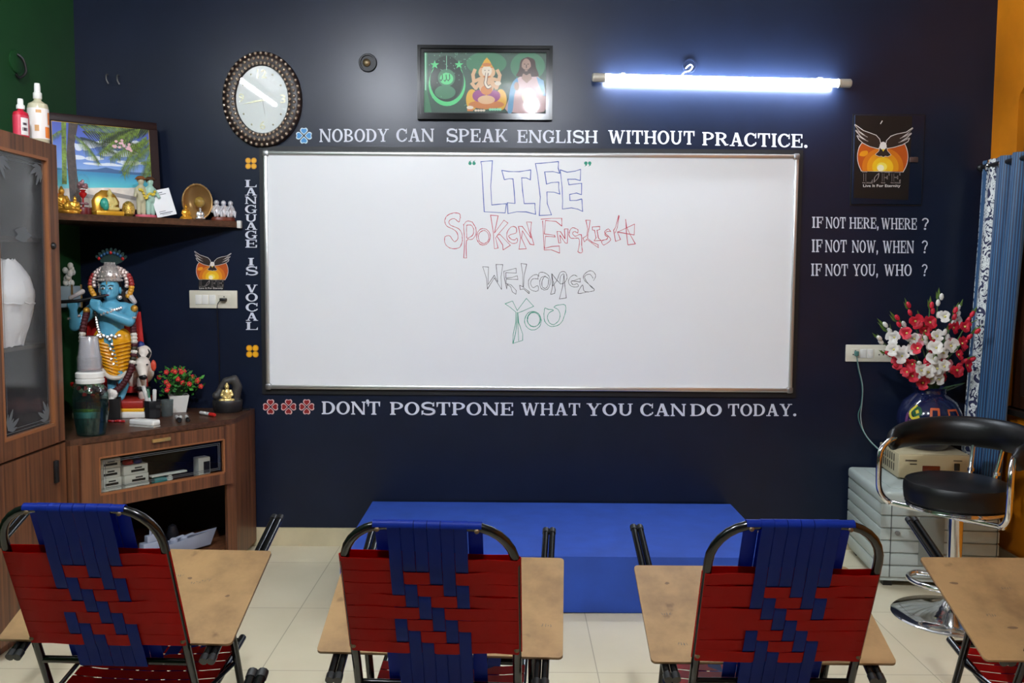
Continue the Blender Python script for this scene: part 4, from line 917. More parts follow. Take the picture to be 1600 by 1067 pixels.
PM = [ramp_mat('printed_sky', [(.3, (176, 206, 236)), (.5, (120, 160, 222)), (.75, (72, 100, 196)), (1, (70, 80, 170))]), ramp_mat('printed_sea', [(.2, (178, 226, 222)), (.3, (84, 196, 206)), (.42, (46, 140, 186))]), mat('printed_sand', (226, 214, 200), .5, var=.1, vscale=14),
      mat('printed_cloud', (220, 230, 244), .5), mat('printed_isle', (52, 96, 146), .5), mat('printed_trunk', (58, 46, 40), .5, var=.3, vscale=60), mat('printed_frond', (92, 116, 36), .5, var=.4, vscale=70), mat('printed_dark_frond', (34, 50, 20), .5, var=.3, vscale=70), mat('printed_shade', (150, 142, 136), .5), mat('printed_blossom', (226, 180, 190), .5)]
bf = lambda x, y: Vector((x * BWd, -.0062, y * BHt)); it = []
lo, hi = b_w / BWd + .005, 1 - b_w / BWd - .005; lo2, hi2 = b_w / BHt + .005, 1 - b_w / BHt - .005
it += [(rect(lo, hi, .3, hi2), 0), (rect(lo, hi, lo2, .46), 1), (sm2([(lo, lo2), (hi, lo2), (hi, .33), (.7, .3), (.5, .29), (.3, .27), (lo, .25)], 1), 2)]
rr = random.Random(11)
for cx, cy, w_, h_ in ((.45, .72, .16, .06), (.6, .64, .2, .05), (.35, .58, .16, .04), (.72, .74, .14, .07), (.5, .52, .22, .025), (.3, .68, .1, .05), (.75, .56, .14, .03)):
    for k in range(6): it.append((el(cx + rr.uniform(-w_, w_) * .6, cy + rr.uniform(-h_, h_) * .4, w_ * rr.uniform(.25, .5), h_ * rr.uniform(.3, .6), 14), 3))
it.append(([(lo, .45), (.3, .455), (.44, .47), (.52, .495), (.6, .48), (.75, .465), (hi, .47), (hi, .44), (lo, .44)], 4))
for p in ([(.2, .24), (.45, .2), (.6, .22), (.4, .17), (.22, .19)], [(.55, .25), (.8, .21), (hi, .23), (.8, .17), (.6, .2)]): it.append((p, 8))
it.append(([(.2, .1), (.3, .1), (.27, .4), (.26, .7), (.3, hi2), (.22, hi2), (.19, .6)], 5)); it.append(([(.14, .3), (.18, .3), (.2, hi2), (.16, hi2)], 6))
def frond(x, y, a, L, m, droop=.38):
    out = []; a = math.radians(a); pts = [(x + L * t * math.cos(a), y + L * t * math.sin(a) - droop * L * t * t) for t in [k / 22 for k in range(23)]]
    for k in range(1, 23):
        px_, py_ = pts[k]; dx, dy = pts[k][0] - pts[k - 1][0], pts[k][1] - pts[k - 1][1]; l_ = math.hypot(dx, dy)
        for s_ in (-1, 1):
            ll = L * rr.uniform(.24, .38) * (1 - abs(k / 22 - .4)); ex, ey = dx / l_ * ll * .7 - s_ * dy / l_ * ll * .6, dy / l_ * ll * .7 + s_ * dx / l_ * ll * .6 - ll * .5
            q = [(px_ - dx * .5, py_ - dy * .5), (px_ + dx * .4, py_ + dy * .4), (px_ + ex, py_ + ey)]
            out.append(([(min(max(u, lo), hi), min(max(v, lo2), hi2)) for u, v in q], m))
    return out
for x, y, a, L, m in ((.32, .84, 10, .5, 7), (.3, .88, 25, .55, 6), (.26, .8, -40, .26, 6), (.3, .78, -5, .34, 7), (.2, .85, 200, .2, 6), (.28, .9, 40, .4, 7), (.98, .9, 170, .5, 6), (.98, .82, 190, .42, 6), (.97, .78, 215, .36, 6), (.99, .72, 235, .3, 6), (.95, .95, 185, .45, 7), (.99, .62, 230, .2, 6), (.85, .92, 200, .4, 6), (.9, .85, 225, .34, 6), (.99, .55, 150, .18, 6)): it += frond(x, y, a, L, m)
for k in range(16): it.append((el(.66 + rr.uniform(-.07, .1), .72 + rr.uniform(-.05, .06), .014, .014, 8), 9))
mb = MB(); art(mb, bf, (0, -1, 0), it, base=.0003, step=.00002); mb.build('print', PM, bpx, smooth=False)

def seated(mb, h, m=0, top=True, wide=1.0):
    w = wide
    mb.ell((0, 0, .12 * h), (.34 * h * w, .22 * h, .12 * h), 14, m).ell((.24 * h * w, -.06 * h, .12 * h), (.15 * h, .15 * h, .1 * h), 12, m).ell((-.24 * h * w, -.06 * h, .12 * h), (.15 * h, .15 * h, .1 * h), 12, m)
    mb.ell((0, .02 * h, .42 * h), (.2 * h * w, .16 * h, .27 * h), 14, m)
    for s_ in (-1, 1):
        mb.caps((s_ * .18 * h * w, .02 * h, .58 * h), (s_ * .27 * h * w, -.02 * h, .36 * h), .07 * h, .06 * h, 8, m); mb.caps((s_ * .27 * h * w, -.02 * h, .36 * h), (s_ * .07 * h, -.17 * h, .25 * h), .06 * h, .05 * h, 8, m)
    mb.ell((0, 0, .79 * h), (.115 * h, .125 * h, .14 * h), 12, m)
    mb.caps((0, 0, .6 * h), (0, 0, .7 * h), .07 * h, .06 * h, 8, m)
    if top: mb.ell((0, .01 * h, .93 * h), (.06 * h, .06 * h, .07 * h), 10, m)
    return mb
# 1 orange and white ornament half hidden by the cabinet
p, s_ = spos(91, .07); t = thing('figurine', p, 'small orange and white ornament at the shelf end beside the tall cabinet', 'ornament', rz=FACE)
MB().lathe([(.03, 0), (.032, .02), (.022, .05), (.028, .075), (.018, .09)], n=16).build('body', mat('orange_gloss', (206, 120, 60), .35), t)
MB().lathe([(.018, .09), (.02, .1), (.012, .125), (.0001, .13)], n=14).build('head', WHITE, t)
# 2 gold cluster of laughing figures
p, s_ = spos(109, .05); t = thing('figurine', p, 'gold laughing figures clustered at the left of the shelf', 'figurine', rz=FACE)
mb = MB().lathe([(.05, 0), (.05, .012), (.03, .018)], n=16); rr = random.Random(4)
seated(MB(), .1)
body = MB()
for dx, dy, h in ((-.022, 0, .115), (.03, -.012, .075), (-.005, -.03, .06)):
    q = seated(MB(), h); body.add([v + Vector((dx, dy, .008)) for v in q.v], q.f)
body.lathe([(.055, 0), (.055, .014), (.04, .02)], n=18).build('figures', GOLD, t, remesh=.0035, sm=1)
# 3 red flower in a glass dome
p, s_ = spos(134, .06); t = thing('glass_dome', p, 'glass dome with a red and silver flower on a dark red base', 'ornament', rz=FACE)
MB().lathe([(.035, 0), (.036, .008), (.034, .03), (.026, .034), (.0001, .034)], n=20).build('base', mat('dark_red_gloss', (96, 18, 28), .3), t)
MB().lathe([(.028, .034), (.029, .15), (.024, .172), (.012, .182), (.0001, .184)], n=20, cap=False).build('dome', glass('dome_glass', (252, 253, 254), .0, .03, .6), t)
mb = MB().tube([(0, 0, .034), (.0, 0, .08)], .004, 8, 0).lathe([(.005, .075), (.016, .09), (.017, .098), (.008, .104), (.014, .112), (.0001, .116)], n=14, m=0)
for k in range(8):
    a = k * PI / 4; mb.ell((.014 * math.cos(a), .014 * math.sin(a), .126 + .008 * (k % 3)), (.011, .011, .009), 8, 1)
mb.ell((0, 0, .15), (.008, .008, .01), 8, 1)
for k in range(6):
    a = k * PI / 3; mb.ell((.018 * math.cos(a), .018 * math.sin(a), .05), (.008, .008, .006), 8, 1)
mb.build('flower', [RED, mat('silver_rose', (176, 130, 136), .3, .5)], t)
# 4 cream and gold deity with green shawl
p, s_ = spos(172, .06); t = thing('figurine', p, 'cream and gold seated figurine with turquoise shawl on a yellow plinth', 'figurine', rz=FACE)
MB().box(-.062, .062, -.04, .04, 0, .022, bev=.005).build('plinth', mat('golden_yellow', (214, 160, 40), .35, .3), t)
q = seated(MB(), .105, top=True, wide=1.1); MB().add([v + Vector((.01, 0, .02)) for v in q.v], q.f).build('figure', mat('cream_glaze', (214, 196, 120), .35), t, remesh=.0035, sm=1)
MB().lathe([(.06, .0), (.062, .05), (.045, .08), (.018, .1)], n=18, c=(0, .03, .02), sy=.35).build('throne', GOLD, t)
MB().ell((-.025, -.03, .055), (.02, .018, .026), 10).ell((-.02, -.035, .04), (.014, .014, .018), 10).build('shawl', mat('turquoise_gloss', (56, 160, 140), .35), t)
# 5 gold egg
p, s_ = spos(204, .045); t = thing('gold_egg', p, 'small gold speckled egg on the shelf before the beach picture', 'ornament')
MB().lathe([(.012, 0), (.026, .012), (.029, .035), (.024, .058), (.012, .07), (.0001, .074)], n=22).build('egg', mat('gold_speckle', (196, 150, 70), .3, .6, bump=1, bscale=220, var=.4, vscale=200), t)
# 6 couple on a pink base
p, s_ = spos(231, .07); t = thing('figurine', p, 'pale couple figurine embracing on a pink base, the tallest keepsake', 'figurine', rz=FACE)
MB().lathe([(.05, 0), (.052, .006), (.05, .014), (.0001, .016)], n=22, sy=.7).build('base', PINK, t)
for x, c, hair, lab in ((-.022, mat('pale_grey_glaze', (186, 182, 150), .35), mat('auburn', (140, 84, 40), .5), 'left figure'), (.022, mat('mint_glaze', (160, 196, 180), .35), mat('dark_hair', (86, 56, 34), .5), 'right figure')):
    b_ = MB().caps((x - .012, -.004, .02), (x - .01, 0, .085), .01, .013, 10).caps((x + .012, 0, .02), (x + .01, 0, .085), .01, .013, 10).caps((x, 0, .088), (x, 0, .135), .021, .022, 12).caps((x - .02, 0, .135), (x - .034 if x < 0 else x - .012, -.02, .1), .009, .008, 8).caps((x + .02, 0, .135), (x + .012 if x < 0 else x + .034, -.02, .1), .009, .008, 8).ell((x, -.004, .172), (.015, .016, .019), 12).caps((x, 0, .14), (x, 0, .16), .009, .009, 8)
    f_ = b_.build('figure', c, t, remesh=.0035, sm=1); f_['label'] = lab
    MB().ell((x, .002, .18), (.019, .02, .016), 12).lathe([(.027, .183), (.024, .187), (.014, .197), (.0001, .2)], c=(x, 0, -.002), n=14).build('hair', hair, f_)
gm = MB()
for k in range(14):
    a = k / 13; gm.ell((-.035 + .07 * a, -.024 - .004 * math.sin(a * 9), .13 - .03 * math.sin(a * PI) + .01 * math.sin(a * 12)), .007, 8)
gm.build('garland', mat('yellow_garland', (214, 190, 60), .4), t)
# 7 white card (its printed square code left out)
p, s_ = spos(265, .03); t = thing('card_stand', p, 'white printed card standing tilted on the shelf edge', 'card', rot=(math.radians(-12), math.radians(-14), FACE - .25))
MB().box(-.045, .045, -.003, .003, .012, .145).build('card', mat('card_white', (226, 228, 230), .5), t, smooth=False)
mb = MB(); it = [(rect(-.035, .01, .127, .131), 0), (rect(-.035, .025, .118, .121), 0), (rect(-.03, .03, .026, .03), 0), (rect(-.02, .02, .02, .022), 0), (rect(-.03, .0, .036, .039), 0)]
art(mb, lambda x, y: Vector((x, -.003, y)), (0, -1, 0), it, base=.0004, step=.00002); mb.build('print', mat('print_grey', (90, 94, 100), .5), t, smooth=False)
# 8 small gold seated figure
p, s_ = spos(293, .045); t = thing('figurine', p, 'small amber gold seated figure between the card and the brass shell', 'figurine', rz=FACE)
seated(MB(), .075).lathe([(.03, 0), (.03, .006)], n=16).build('figure', mat('amber_gold', (214, 150, 40), .28, .5), t, remesh=.003, sm=1)
# 9 brass shell with a glass ball
p, s_ = spos(311, .06); t = thing('brass_shell', p, 'brass scalloped oval shell sheltering a glass ball and silver figure', 'ornament', rz=FACE - .2)
BR = mat('antique_brass', (176, 142, 92), .32, .7); rows = []
for i in range(9):
    r = i / 8; rows.append([Vector((.07 * r * math.cos(a), .04 * (1 - r * r), .09 + .086 * r * math.sin(a))) for a in [2 * PI * k / 28 for k in range(29)]])
mb = MB().strip(rows); mb.tube(rows[-1][:-1], .005, 8, closed=True)
for k in range(28):
    if k % 2 == 0: mb.ell(rows[-1][k], .0062, 8)
mb.build('shell', BR, t)
MB().ell((.006, -.022, .088), .027, 16).build('glass_ball', mat('amber_glass', (150, 120, 50), .08, coat=1), t)
q = seated(MB(), .066, top=False); MB().add([v + Vector((.008, -.022, 0)) for v in q.v], q.f).build('figure', SILVER, t, remesh=.003, sm=1)
# 10 three silver figures on a red-brown base
p, s_ = spos(351, .045); t = thing('figurine', p, 'three silver monkey figures on a red-brown base at the shelf end', 'figurine', rz=FACE); t.scale = (1.22, 1.22, 1.22)
MB().lathe([(.05, 0), (.052, .006), (.046, .016), (.0001, .018)], n=20, sy=.6).build('base', mat('red_brown', (110, 50, 34), .4), t)
for x in (-.03, 0, .03):
    b_ = MB().caps((x, 0, .025), (x, .002, .055), .012, .01, 8).ell((x, -.003, .074), (.011, .011, .012), 10)
    for s2 in (-1, 1): b_.caps((x + s2 * .011, 0, .058), (x + s2 * .019, -.004, .036), .005, .005, 8).caps((x + s2 * .019, -.004, .036), (x + s2 * .006, -.012, .06), .005, .004, 8).caps((x + s2 * .007, -.004, .026), (x + s2 * .016, -.014, .038), .006, .005, 8).caps((x + s2 * .016, -.014, .038), (x + s2 * .013, -.016, .018), .005, .004, 8)
    b_.build('monkey', mat('silver_white', (206, 206, 210), .3, .3), t, remesh=.0025, sm=1)
# pale box with white flowers on the green wall under the shelf
p = atx(101, 480, XL); t = thing('wall_box', (XL, p.y - .02, p.z), 'pale blue holder with white flowers fixed under the corner shelf', 'holder')
MB().box(.0, .07, -.045, .045, 0, .105, bev=.004).build('holder', mat('pale_blue_card', (170, 188, 196), .5), t)
for y0_, y1_ in ((-.05, -.042), (.042, .05)): MB().box(.068, .074, y0_, y1_, -.002, .112).build('edge', mat('dull_gold_edge', (150, 120, 70), .5), t, smooth=False)
mb = MB(); rr = random.Random(9)
for k in range(12): mb.ell((.04 + rr.uniform(-.02, .02), rr.uniform(-.03, .035), .13 + rr.uniform(-.02, .085)), (.014, .014, .017), 8)
mb.tube([(.04, 0, .1), (.04, 0, .18)], .008, 8)
mb.build('flowers', WHITE, t)
# ------------------------------------------------------------------ blue flute-player statue on the corner cabinet
CT = .72
st = thing('statue', (-1.93, -.27, CT), 'tall blue-skinned flute player statue with garland, silver crown and white cow', 'statue', rz=math.radians(8))
SKB = mat('blue_glaze', (92, 168, 198), .32); DHO = mat('dhoti_yellow', (234, 166, 20), .35); CAPE = mat('cape_red', (186, 30, 26), .45); MAR = mat('garland_maroon', (74, 16, 24), .7); GWH = mat('garland_white', (222, 216, 204), .6)
SB = mat('silver_bead', (214, 206, 200), .25, .6); WCOW = mat('cow_white', (226, 216, 204), .45); DARK = mat('dark_hair_black', (16, 15, 18), .4)
mb = MB()
mb.box(-.16, .17, -.1, .15, 0, .03, 0, bev=.006).box(-.155, .165, -.095, .145, .03, .045, 1, bev=.004).box(-.15, .16, -.09, .14, .045, .08, 2, bev=.006)
mb.build('base', [WHITE, YEL, mat('base_red', (166, 40, 28), .4)], st)
# body: one continuous surface
b_ = MB()
b_.caps((0, .0, .5), (0, .0, .42), .066, .056, 14).caps((0, 0, .42), (0, .0, .37), .056, .06, 14).caps((-.06, 0, .515), (.06, 0, .515), .036, .036, 12)
b_.caps((0, 0, .53), (0, -.005, .57), .028, .026, 12)
b_.ell((0, -.012, .612), (.045, .05, .056), 18).ell((0, -.03, .585), (.03, .034, .03), 14)
b_.caps((-.086, 0, .51), (-.158, -.03, .435), .032, .026, 12).caps((-.158, -.03, .435), (-.148, -.075, .512), .026, .018, 12)
b_.caps((.09, 0, .51), (.098, -.07, .462), .034, .029, 12).caps((.098, -.07, .462), (-.02, -.11, .515), .029, .018, 12)
# hands closed on the flute: palm, four fingers, thumb
for hx, hy, hz, sg in ((-.148, -.08, .525, 1), (-.038, -.112, .53, 1)):
    b_.ell((hx, hy, hz), (.022, .013, .02), 10)
    for k in range(4):
        fx = hx - .018 + .012 * k
        b_.caps((fx, hy - .008, hz + .008), (fx + .001, hy - .01, hz + .028), .0062, .006, 6).caps((fx + .001, hy - .01, hz + .028), (fx + .002, hy + .006, hz + .036 - .002 * k), .006, .005, 6)
    b_.caps((hx + .018, hy + .004, hz), (hx + .024, hy + .012, hz + .022), .007, .0055, 6)
b_.caps((.035, -.02, .2), (.062, -.035, .15), .026, .022, 10).caps((.062, -.035, .15), (.05, -.045, .095), .022, .016, 10).caps((.05, -.045, .092), (.04, -.085, .086), .014, .012, 8)
b_.caps((.0, -.01, .2), (-.01, .01, .1), .026, .018, 10).caps((-.01, .01, .09), (-.02, -.035, .086), .014, .012, 8).caps((0, 0, .37), (.02, -.015, .21), .05, .03, 10)
b_.build('body', SKB, st, remesh=.0055, sm=2)
# face
FM = [WHITE, DARK, SKB, mat('lip_red', (110, 30, 40), .4), GOLD]
for s_ in (-1, 1):
    MB().ell((s_ * .017, -.0585, .616), (.0095, .005, .0055), 10, 0).ell((s_ * .017, -.0625, .616), (.0045, .0025, .0048), 8, 1).build('eye', FM, st)
    MB().tube([(s_ * .028, -.052, .627), (s_ * .018, -.061, .631), (s_ * .007, -.0625, .627)], .0018, 6, 1).build('eyebrow', FM, st)
    MB().ell((s_ * .047, -.008, .605), (.006, .012, .018), 8, 2).build('ear', FM, st)
MB().ell((0, -.0635, .603), (.0065, .007, .012), 8, 2).build('nose', FM, st)
MB().ell((0, -.062, .584), (.0115, .005, .0042), 8, 3).build('mouth', FM, st)
MB().tube([(0, -.0605, .635), (0, -.0585, .65)], .002, 6, 4).build('forehead_mark', FM, st)
hr = MB().ell((0, .012, .625), (.05, .045, .058), 14).caps((-.045, .02, .6), (-.07, .03, .53), .024, .018, 8).caps((.045, .02, .6), (.07, .03, .53), .024, .018, 8)
hr.build('hair', DARK, st)
# crown and flower arch
mb = MB().lathe([(.046, .648), (.051, .655), (.052, .675), (.048, .69), (.036, .715), (.022, .735), (.0001, .742)], n=22, c=(0, -.005, 0))
for r, z, n in ((.053, .655, 20), (.051, .672, 18), (.044, .694, 15), (.033, .716, 11), (.02, .735, 7)):
    for k in range(n): mb.ell((r * math.cos(2 * PI * k / n), -.005 + r * math.sin(2 * PI * k / n), z), .0062, 6)
for k in range(7): mb.ell((-.052 + .002 * k, -.015, .655 - .012 * k), .007, 6)
mb.build('crown', SB, st)
fe = MB()
for k in range(9):
    a = math.radians(35 + 110 * k / 8); d = Vector((math.cos(a), 0, math.sin(a))); n = Vector((-d.z, 0, d.x)); o = Vector((0, .02, .72))
    P = [o, o + d * .05 + n * .011, o + d * .085 + n * .006, o + d * .09, o + d * .085 - n * .006, o + d * .05 - n * .011]
    fe.add([q + Vector((0, .001 * k, 0)) for q in P] + [q + Vector((0, .001 * k + .002, 0)) for q in P], [tuple(range(6)), tuple(range(11, 5, -1))] + [(i, (i + 1) % 6, 6 + (i + 1) % 6, 6 + i) for i in range(6)], 0)
    fe.ell(o + d * .066 + Vector((0, -.004, 0)), (.007, .004, .008), 8, 1 if k % 4 else 2)
fe.build('peacock_plume', [mat('plume_green', (20, 48, 44), .4), mat('plume_blue', (24, 70, 110), .35), RED], st)
ar = MB()
for k in range(27):
    a = math.radians(-35 + 250 * k / 26); c = 2 if (k < 4 or k > 22) else (1 if (k < 8 or k > 18) else 0)
    ar.ell((.094 * math.cos(a), .012, .63 + .088 * math.sin(a)), .0135 if c != 0 else .0125, 7, c)
for k in range(17):
    a = math.radians(-10 + 200 * k / 16); ar.ell((.075 * math.cos(a), .0, .64 + .075 * math.sin(a)), .011, 7, 0)
ar.build('flower_arch', [mat('arch_silver_pink', (196, 176, 168), .35, .35), mat('arch_red', (160, 36, 32), .5), mat('arch_yellow', (226, 160, 40), .5)], st)
# jewellery
jw = MB()
for k in range(13):
    a = math.radians(200 + 140 * k / 12); jw.ell((.058 * math.cos(a), -.02 + .05 * math.sin(a), .522 - .012 * math.sin((k / 12) * PI)), .0085, 7)
jw.build('necklace', SB, st); jw = MB()
for k in range(11):
    t_ = k / 10; jw.ell((-.055 + .02 * t_, -.05 - .015 * math.sin(t_ * PI), .5 - .115 * t_), .0075, 7)
jw.build('chest_chain', SB, st); jw = MB()
for k in range(24):
    a = 2 * PI * k / 24; jw.ell((.068 * math.cos(a), -.002 + .066 * math.sin(a), .385 + .006 * (k % 2)), .0095, 7)
for k in range(8): jw.ell((.012 + .008 * (k % 2), -.075 + .004 * k, .375 - .024 * k), .008, 7)
jw.build('belt', SB, st)
for c in ((-.154, -.05, .478), (.01, -.103, .502), (.1, -.066, .47)):
    jw = MB()
    for k in range(10): jw.ell((c[0] + .026 * math.cos(2 * PI * k / 10), c[1] + .02 * math.sin(2 * PI * k / 10), c[2] + .008 * math.cos(2 * PI * k / 10)), .0065, 6)
    jw.build('bangle', SB, st)
for e_, r_ in (((-.046, -.02, .575), .009), ((.046, -.02, .572), .012)): MB().ell(e_, r_, 8).build('earring', SB, st)
fl_ = MB().tube([(-.2, -.092, .552), (-.12, -.092, .557), (-.0, -.075, .582)], .0085, 10)
fl_.build('flute', BLKP, st)
tas = MB().caps((-.115, -.04, .6), (-.165, -.06, .57), .012, .009, 8).caps((.075, .02, .59), (.105, .01, .55), .016, .012, 8); tas.build('ribbon', mat('pale_ribbon', (190, 182, 178), .5), st)
# pleated dhoti
dh = MB().caps((-.032, 0, .365), (.012, -.025, .205), .054, .032, 14).caps((.04, 0, .365), (.035, .0, .21), .052, .032, 14).caps((-.03, 0, .372), (.035, 0, .372), .056, .056, 14)
d_ = dh.build('dhoti', DHO, st, remesh=.005, sm=2)
pl = MB()
for k in range(10):
    t_ = k / 9; c = Vector((-.03, 0, .355)).lerp(Vector((.014, -.025, .205)), t_); r = .057 - .023 * t_
    pl.tube([c + Vector((r * math.cos(a), r * math.sin(a), -.016 * math.cos(a))) for a in [math.radians(175 + 190 * i / 12) for i in range(13)]], .0055, 6)
for k in range(8):
    t_ = k / 7; c = Vector((.042, 0, .35)).lerp(Vector((.036, 0, .22)), t_); r = .055 - .02 * t_
    pl.tube([c + Vector((r * math.cos(a), r * math.sin(a), .012 * math.cos(a))) for a in [math.radians(215 + 140 * i / 10) for i in range(11)]], .0045, 6)
pl.build('pleat', DHO, d_)
hm = MB().tube(bez([(-.04, -.03, .225), (0, -.062, .195), (.045, -.055, .19), (.07, -.02, .21)], 5), .011, 8); hm.build('hem', mat('hem_white', (222, 214, 200), .5), d_)
# cape
rows = []
for i in range(12):
    z = .5 - .4 * i / 11; w = .12 + .03 * i / 11
    rows.append([Vector((w * u, .05 + .035 * (1 - u * u) + .008 * math.sin(u * 14), z)) for u in [-1 + 2 * k / 24 for k in range(25)]])
rows2 = [[p + Vector((0, .004, 0)) for p in r] for r in rows]
mb = MB().strip(rows); mb.strip([list(reversed(r)) for r in rows2])
for s_ in (0, 24): mb.strip([[a[s_], b[s_]] for a, b in zip(rows, rows2)])
mb.build('cape', CAPE, st)
# garland
path = bez([(-.098, -.045, .5), (-.115, -.06, .4), (-.112, -.068, .28), (-.085, -.085, .18), (-.02, -.1, .125), (.05, -.095, .14), (.1, -.075, .22), (.118, -.06, .33), (.112, -.05, .44), (.105, -.03, .51)], 7)
mb = MB(); N = len(path)
for i in range(N):
    t_ = i / (N - 1); z = path[i].z; m = 0
    if .36 < z < .41: m = 1
    elif .24 < z <= .36: m = (1, 2, 0)[i % 3]
    mb.ell(path[i], (.0165, .0165, .0145), 7, m)
mb.ell(path[0] + Vector((0, 0, .01)), .017, 8, 3).ell(path[-1] + Vector((.012, -.01, .01)), .018, 8, 3)
mb.build('garland', [MAR, GWH, mat('garland_dark', (44, 42, 24), .6), mat('garland_gold', (190, 140, 50), .4, .4)], st)
mb = MB(); rr = random.Random(6)
for k in range(30): mb.ell((-.13 + rr.uniform(-.03, .1), -.09 + rr.uniform(-.01, .03), .1 + rr.uniform(0, .07)), .012, 6, k % 4)
mb.build('flower_bank', [mat('moss_green', (90, 100, 66), .6), RED, mat('moss_cream', (170, 160, 120), .6), mat('moss_grey', (120, 122, 100), .6)], st)
# cow standing behind
cw = MB().ell((.06, .1, .2), (.11, .05, .08), 16).caps((.1, .06, .26), (.135, .03, .3), .045, .04, 12).caps((.11, .04, .25), (.145, -.03, .25), .045, .034, 12).ell((.152, -.05, .25), (.036, .045, .04), 14).caps((.155, -.07, .235), (.163, -.09, .205), .026, .02, 10)
for x, y in ((.12, .04), (.135, -.0), (-.02, .12), (-.03, .08)): cw.caps((x, y, .17), (x, y, .085), .022, .016, 10)
cow = cw.build('cow', WCOW, st, remesh=.006, sm=2)
CE = mat('ear_orange', (206, 70, 40), .5)
for s_ in (-1, 1):
    MB().ell((.152 + s_ * .047, -.04, .245), (.013, .009, .028), 8).build('ear', CE, cow)
    MB().tube([(.152 + s_ * .018, -.03, .285), (.152 + s_ * .03, -.032, .307), (.152 + s_ * .022, -.034, .325)], [.008, .006, .002], 8).build('horn', DARK, cow)
    MB().ell((.157 + s_ * .026, -.09, .255), (.006, .004, .004), 8).build('eye', DARK, cow)
MB().ell((.166, -.103, .196), (.02, .009, .013), 8).build('nose', DARK, cow)
MB().tube(bez([(.09, .06, .12), (.13, -.02, .13), (.16, .03, .125)], 5), .012, 8).build('cow_collar', BLKP, cow)
MB().ell((.125, .03, .335), (.02, .02, .024), 8).ell((-.1, .0, .3), (.016, .02, .03), 8).build('blue_sash', mat('sash_blue', (30, 52, 120), .5), st)

# ------------------------------------------------------------------ things on the corner cabinet top
p = atz(124, 684, CT); p = Vector((-1.79, -.80, CT)); t = thing('water_jar', p, 'round bluish plastic water jar with white lid at the cabinet edge', 'jar')
JG = glass('jar_plastic', (120, 140, 140), .02, .04, 1.2, (196, 226, 224))
JR = .071
MB().lathe([(.05, .001), (.058, .008), (.064, .05), (JR, .12), (JR, .17), (.064, .2), (.052, .215), (.052, .23)], n=36, cap=False).build('jar_body', JG, t)
MB().lathe([(.0001, .004), (.055, .004), (.062, .05), (.069, .12), (.069, .16), (.0001, .16)], n=36).build('water', glass('jar_water', (90, 130, 134), .04, .02, .4, (170, 214, 214)), t)
MB().lathe([(.056, .224), (.057, .226), (.057, .24), (.054, .242), (.054, .246), (.057, .248), (.057, .266), (.05, .272), (.0001, .272)], n=36).build('lid', WHITEP, t)
q0 = Vector((p.x, p.y, CT + .2725)); CUPM = glass('cup_plastic', (240, 240, 242), .22, .12, 1.3)
c0 = thing('plastic_cup', q0, 'clear plastic cup within the upside-down stack on the jar lid', 'cup', 'plastic cups stacked on the jar')
MB().lathe([(.046, 0), (.0495, .001), (.0495, .0035), (.045, .006), (.044, .012), (.036, .086), (.034, .09), (.0001, .09)], n=28, cap=False).build('cup_wall', CUPM, c0)
for k in range(1, 9):
    c = copy_tree(c0); c.location = q0 + Vector((0, 0, .0075 * k))
    if k == 8: c['label'] = 'topmost clear plastic cup of the upside-down stack on the jar'
c0['label'] = 'lowest clear plastic cup of the stack, resting on the jar lid'
# black box of crumpled tissues
p = Vector((-1.875, -.42, CT)); t = thing('pen_box', p, 'black square pen box with crumpled white tissue in front of the statue', 'box', rz=math.radians(20))
mb = MB(); mb.box(-.042, .042, -.042, .042, 0, .006).box(-.042, -.037, -.042, .042, .006, .105).box(.037, .042, -.042, .042, .006, .105).box(-.037, .037, -.042, -.037, .006, .105).box(-.037, .037, .037, .042, .006, .105)
mb.build('box', BLKP, t, smooth=False)
tt = thing('tissue', p + Vector((0, 0, .007)), 'crumpled white tissue stuffed in the black pen box', 'tissue', rz=.3)
mb = MB(); rr = random.Random(2)
for k in range(9): mb.ell((rr.uniform(-.018, .018), rr.uniform(-.018, .018), .02 + k * .012), (.016, .014, .022), 7)
mb.ell((.0, 0, .12), (.02, .018, .024), 8).ell((-.018, 0, .112), (.016, .012, .016), 7).build('tissue', WHITE, tt, remesh=.004, sm=1)
t = thing('bead_string', p + Vector((.05, -.055, 0)), 'red and white beads lying at the foot of the black pen box', 'beads')
mb = MB()
for k in range(9): mb.ell((-.034 + .0085 * k, -.006 * math.sin(k * 1.1) , .006 + (.0 if k % 2 else 0)), .0062, 8, 1 if k in (2, 6) else 0)
mb.build('beads', [RED, PINK], t)
# glass pen holder with markers
p = Vector((-1.715, -.335, CT)); t = thing('pen_holder', p, 'smoky glass pen holder with two white markers, right of the statue', 'pen holder')
MB().lathe([(.034, 0), (.036, .004), (.04, .085), (.037, .085), (.033, .008), (.0001, .007)], n=8).build('holder', glass('smoky_glass', (60, 62, 66), .4, .08, 1.2), t, smooth=False)
MK = mat('marker_white', (220, 220, 216), .35)
def marker(loc, rot, capm, lab, L=.12, group='whiteboard markers'):
    t = thing('marker_pen', loc, lab, 'marker', group, rot=rot)
    MB().lathe([(.0075, 0), (.0085, .002), (.0085, L * .66)], n=14).build('barrel', MK, t)
    MB().lathe([(.0092, L * .66), (.0092, L * .96), (.007, L), (.0001, L)], n=14).build('cap', capm, t)
    return t
marker(p + Vector((-.008, -.004, .009)), (math.radians(6), math.radians(-10), 0), MK, 'white marker leaning left in the smoky pen holder', .15)
marker(p + Vector((.008, -.004, .009)), (math.radians(4), math.radians(4), 0), MK, 'white marker standing right in the smoky pen holder', .13)
marker(p + Vector((-.012, .01, .009)), (math.radians(-6), math.radians(-9), 0), mat('marker_green', (30, 92, 62), .4), 'marker with dark green cap at the back of the smoky pen holder', .13)
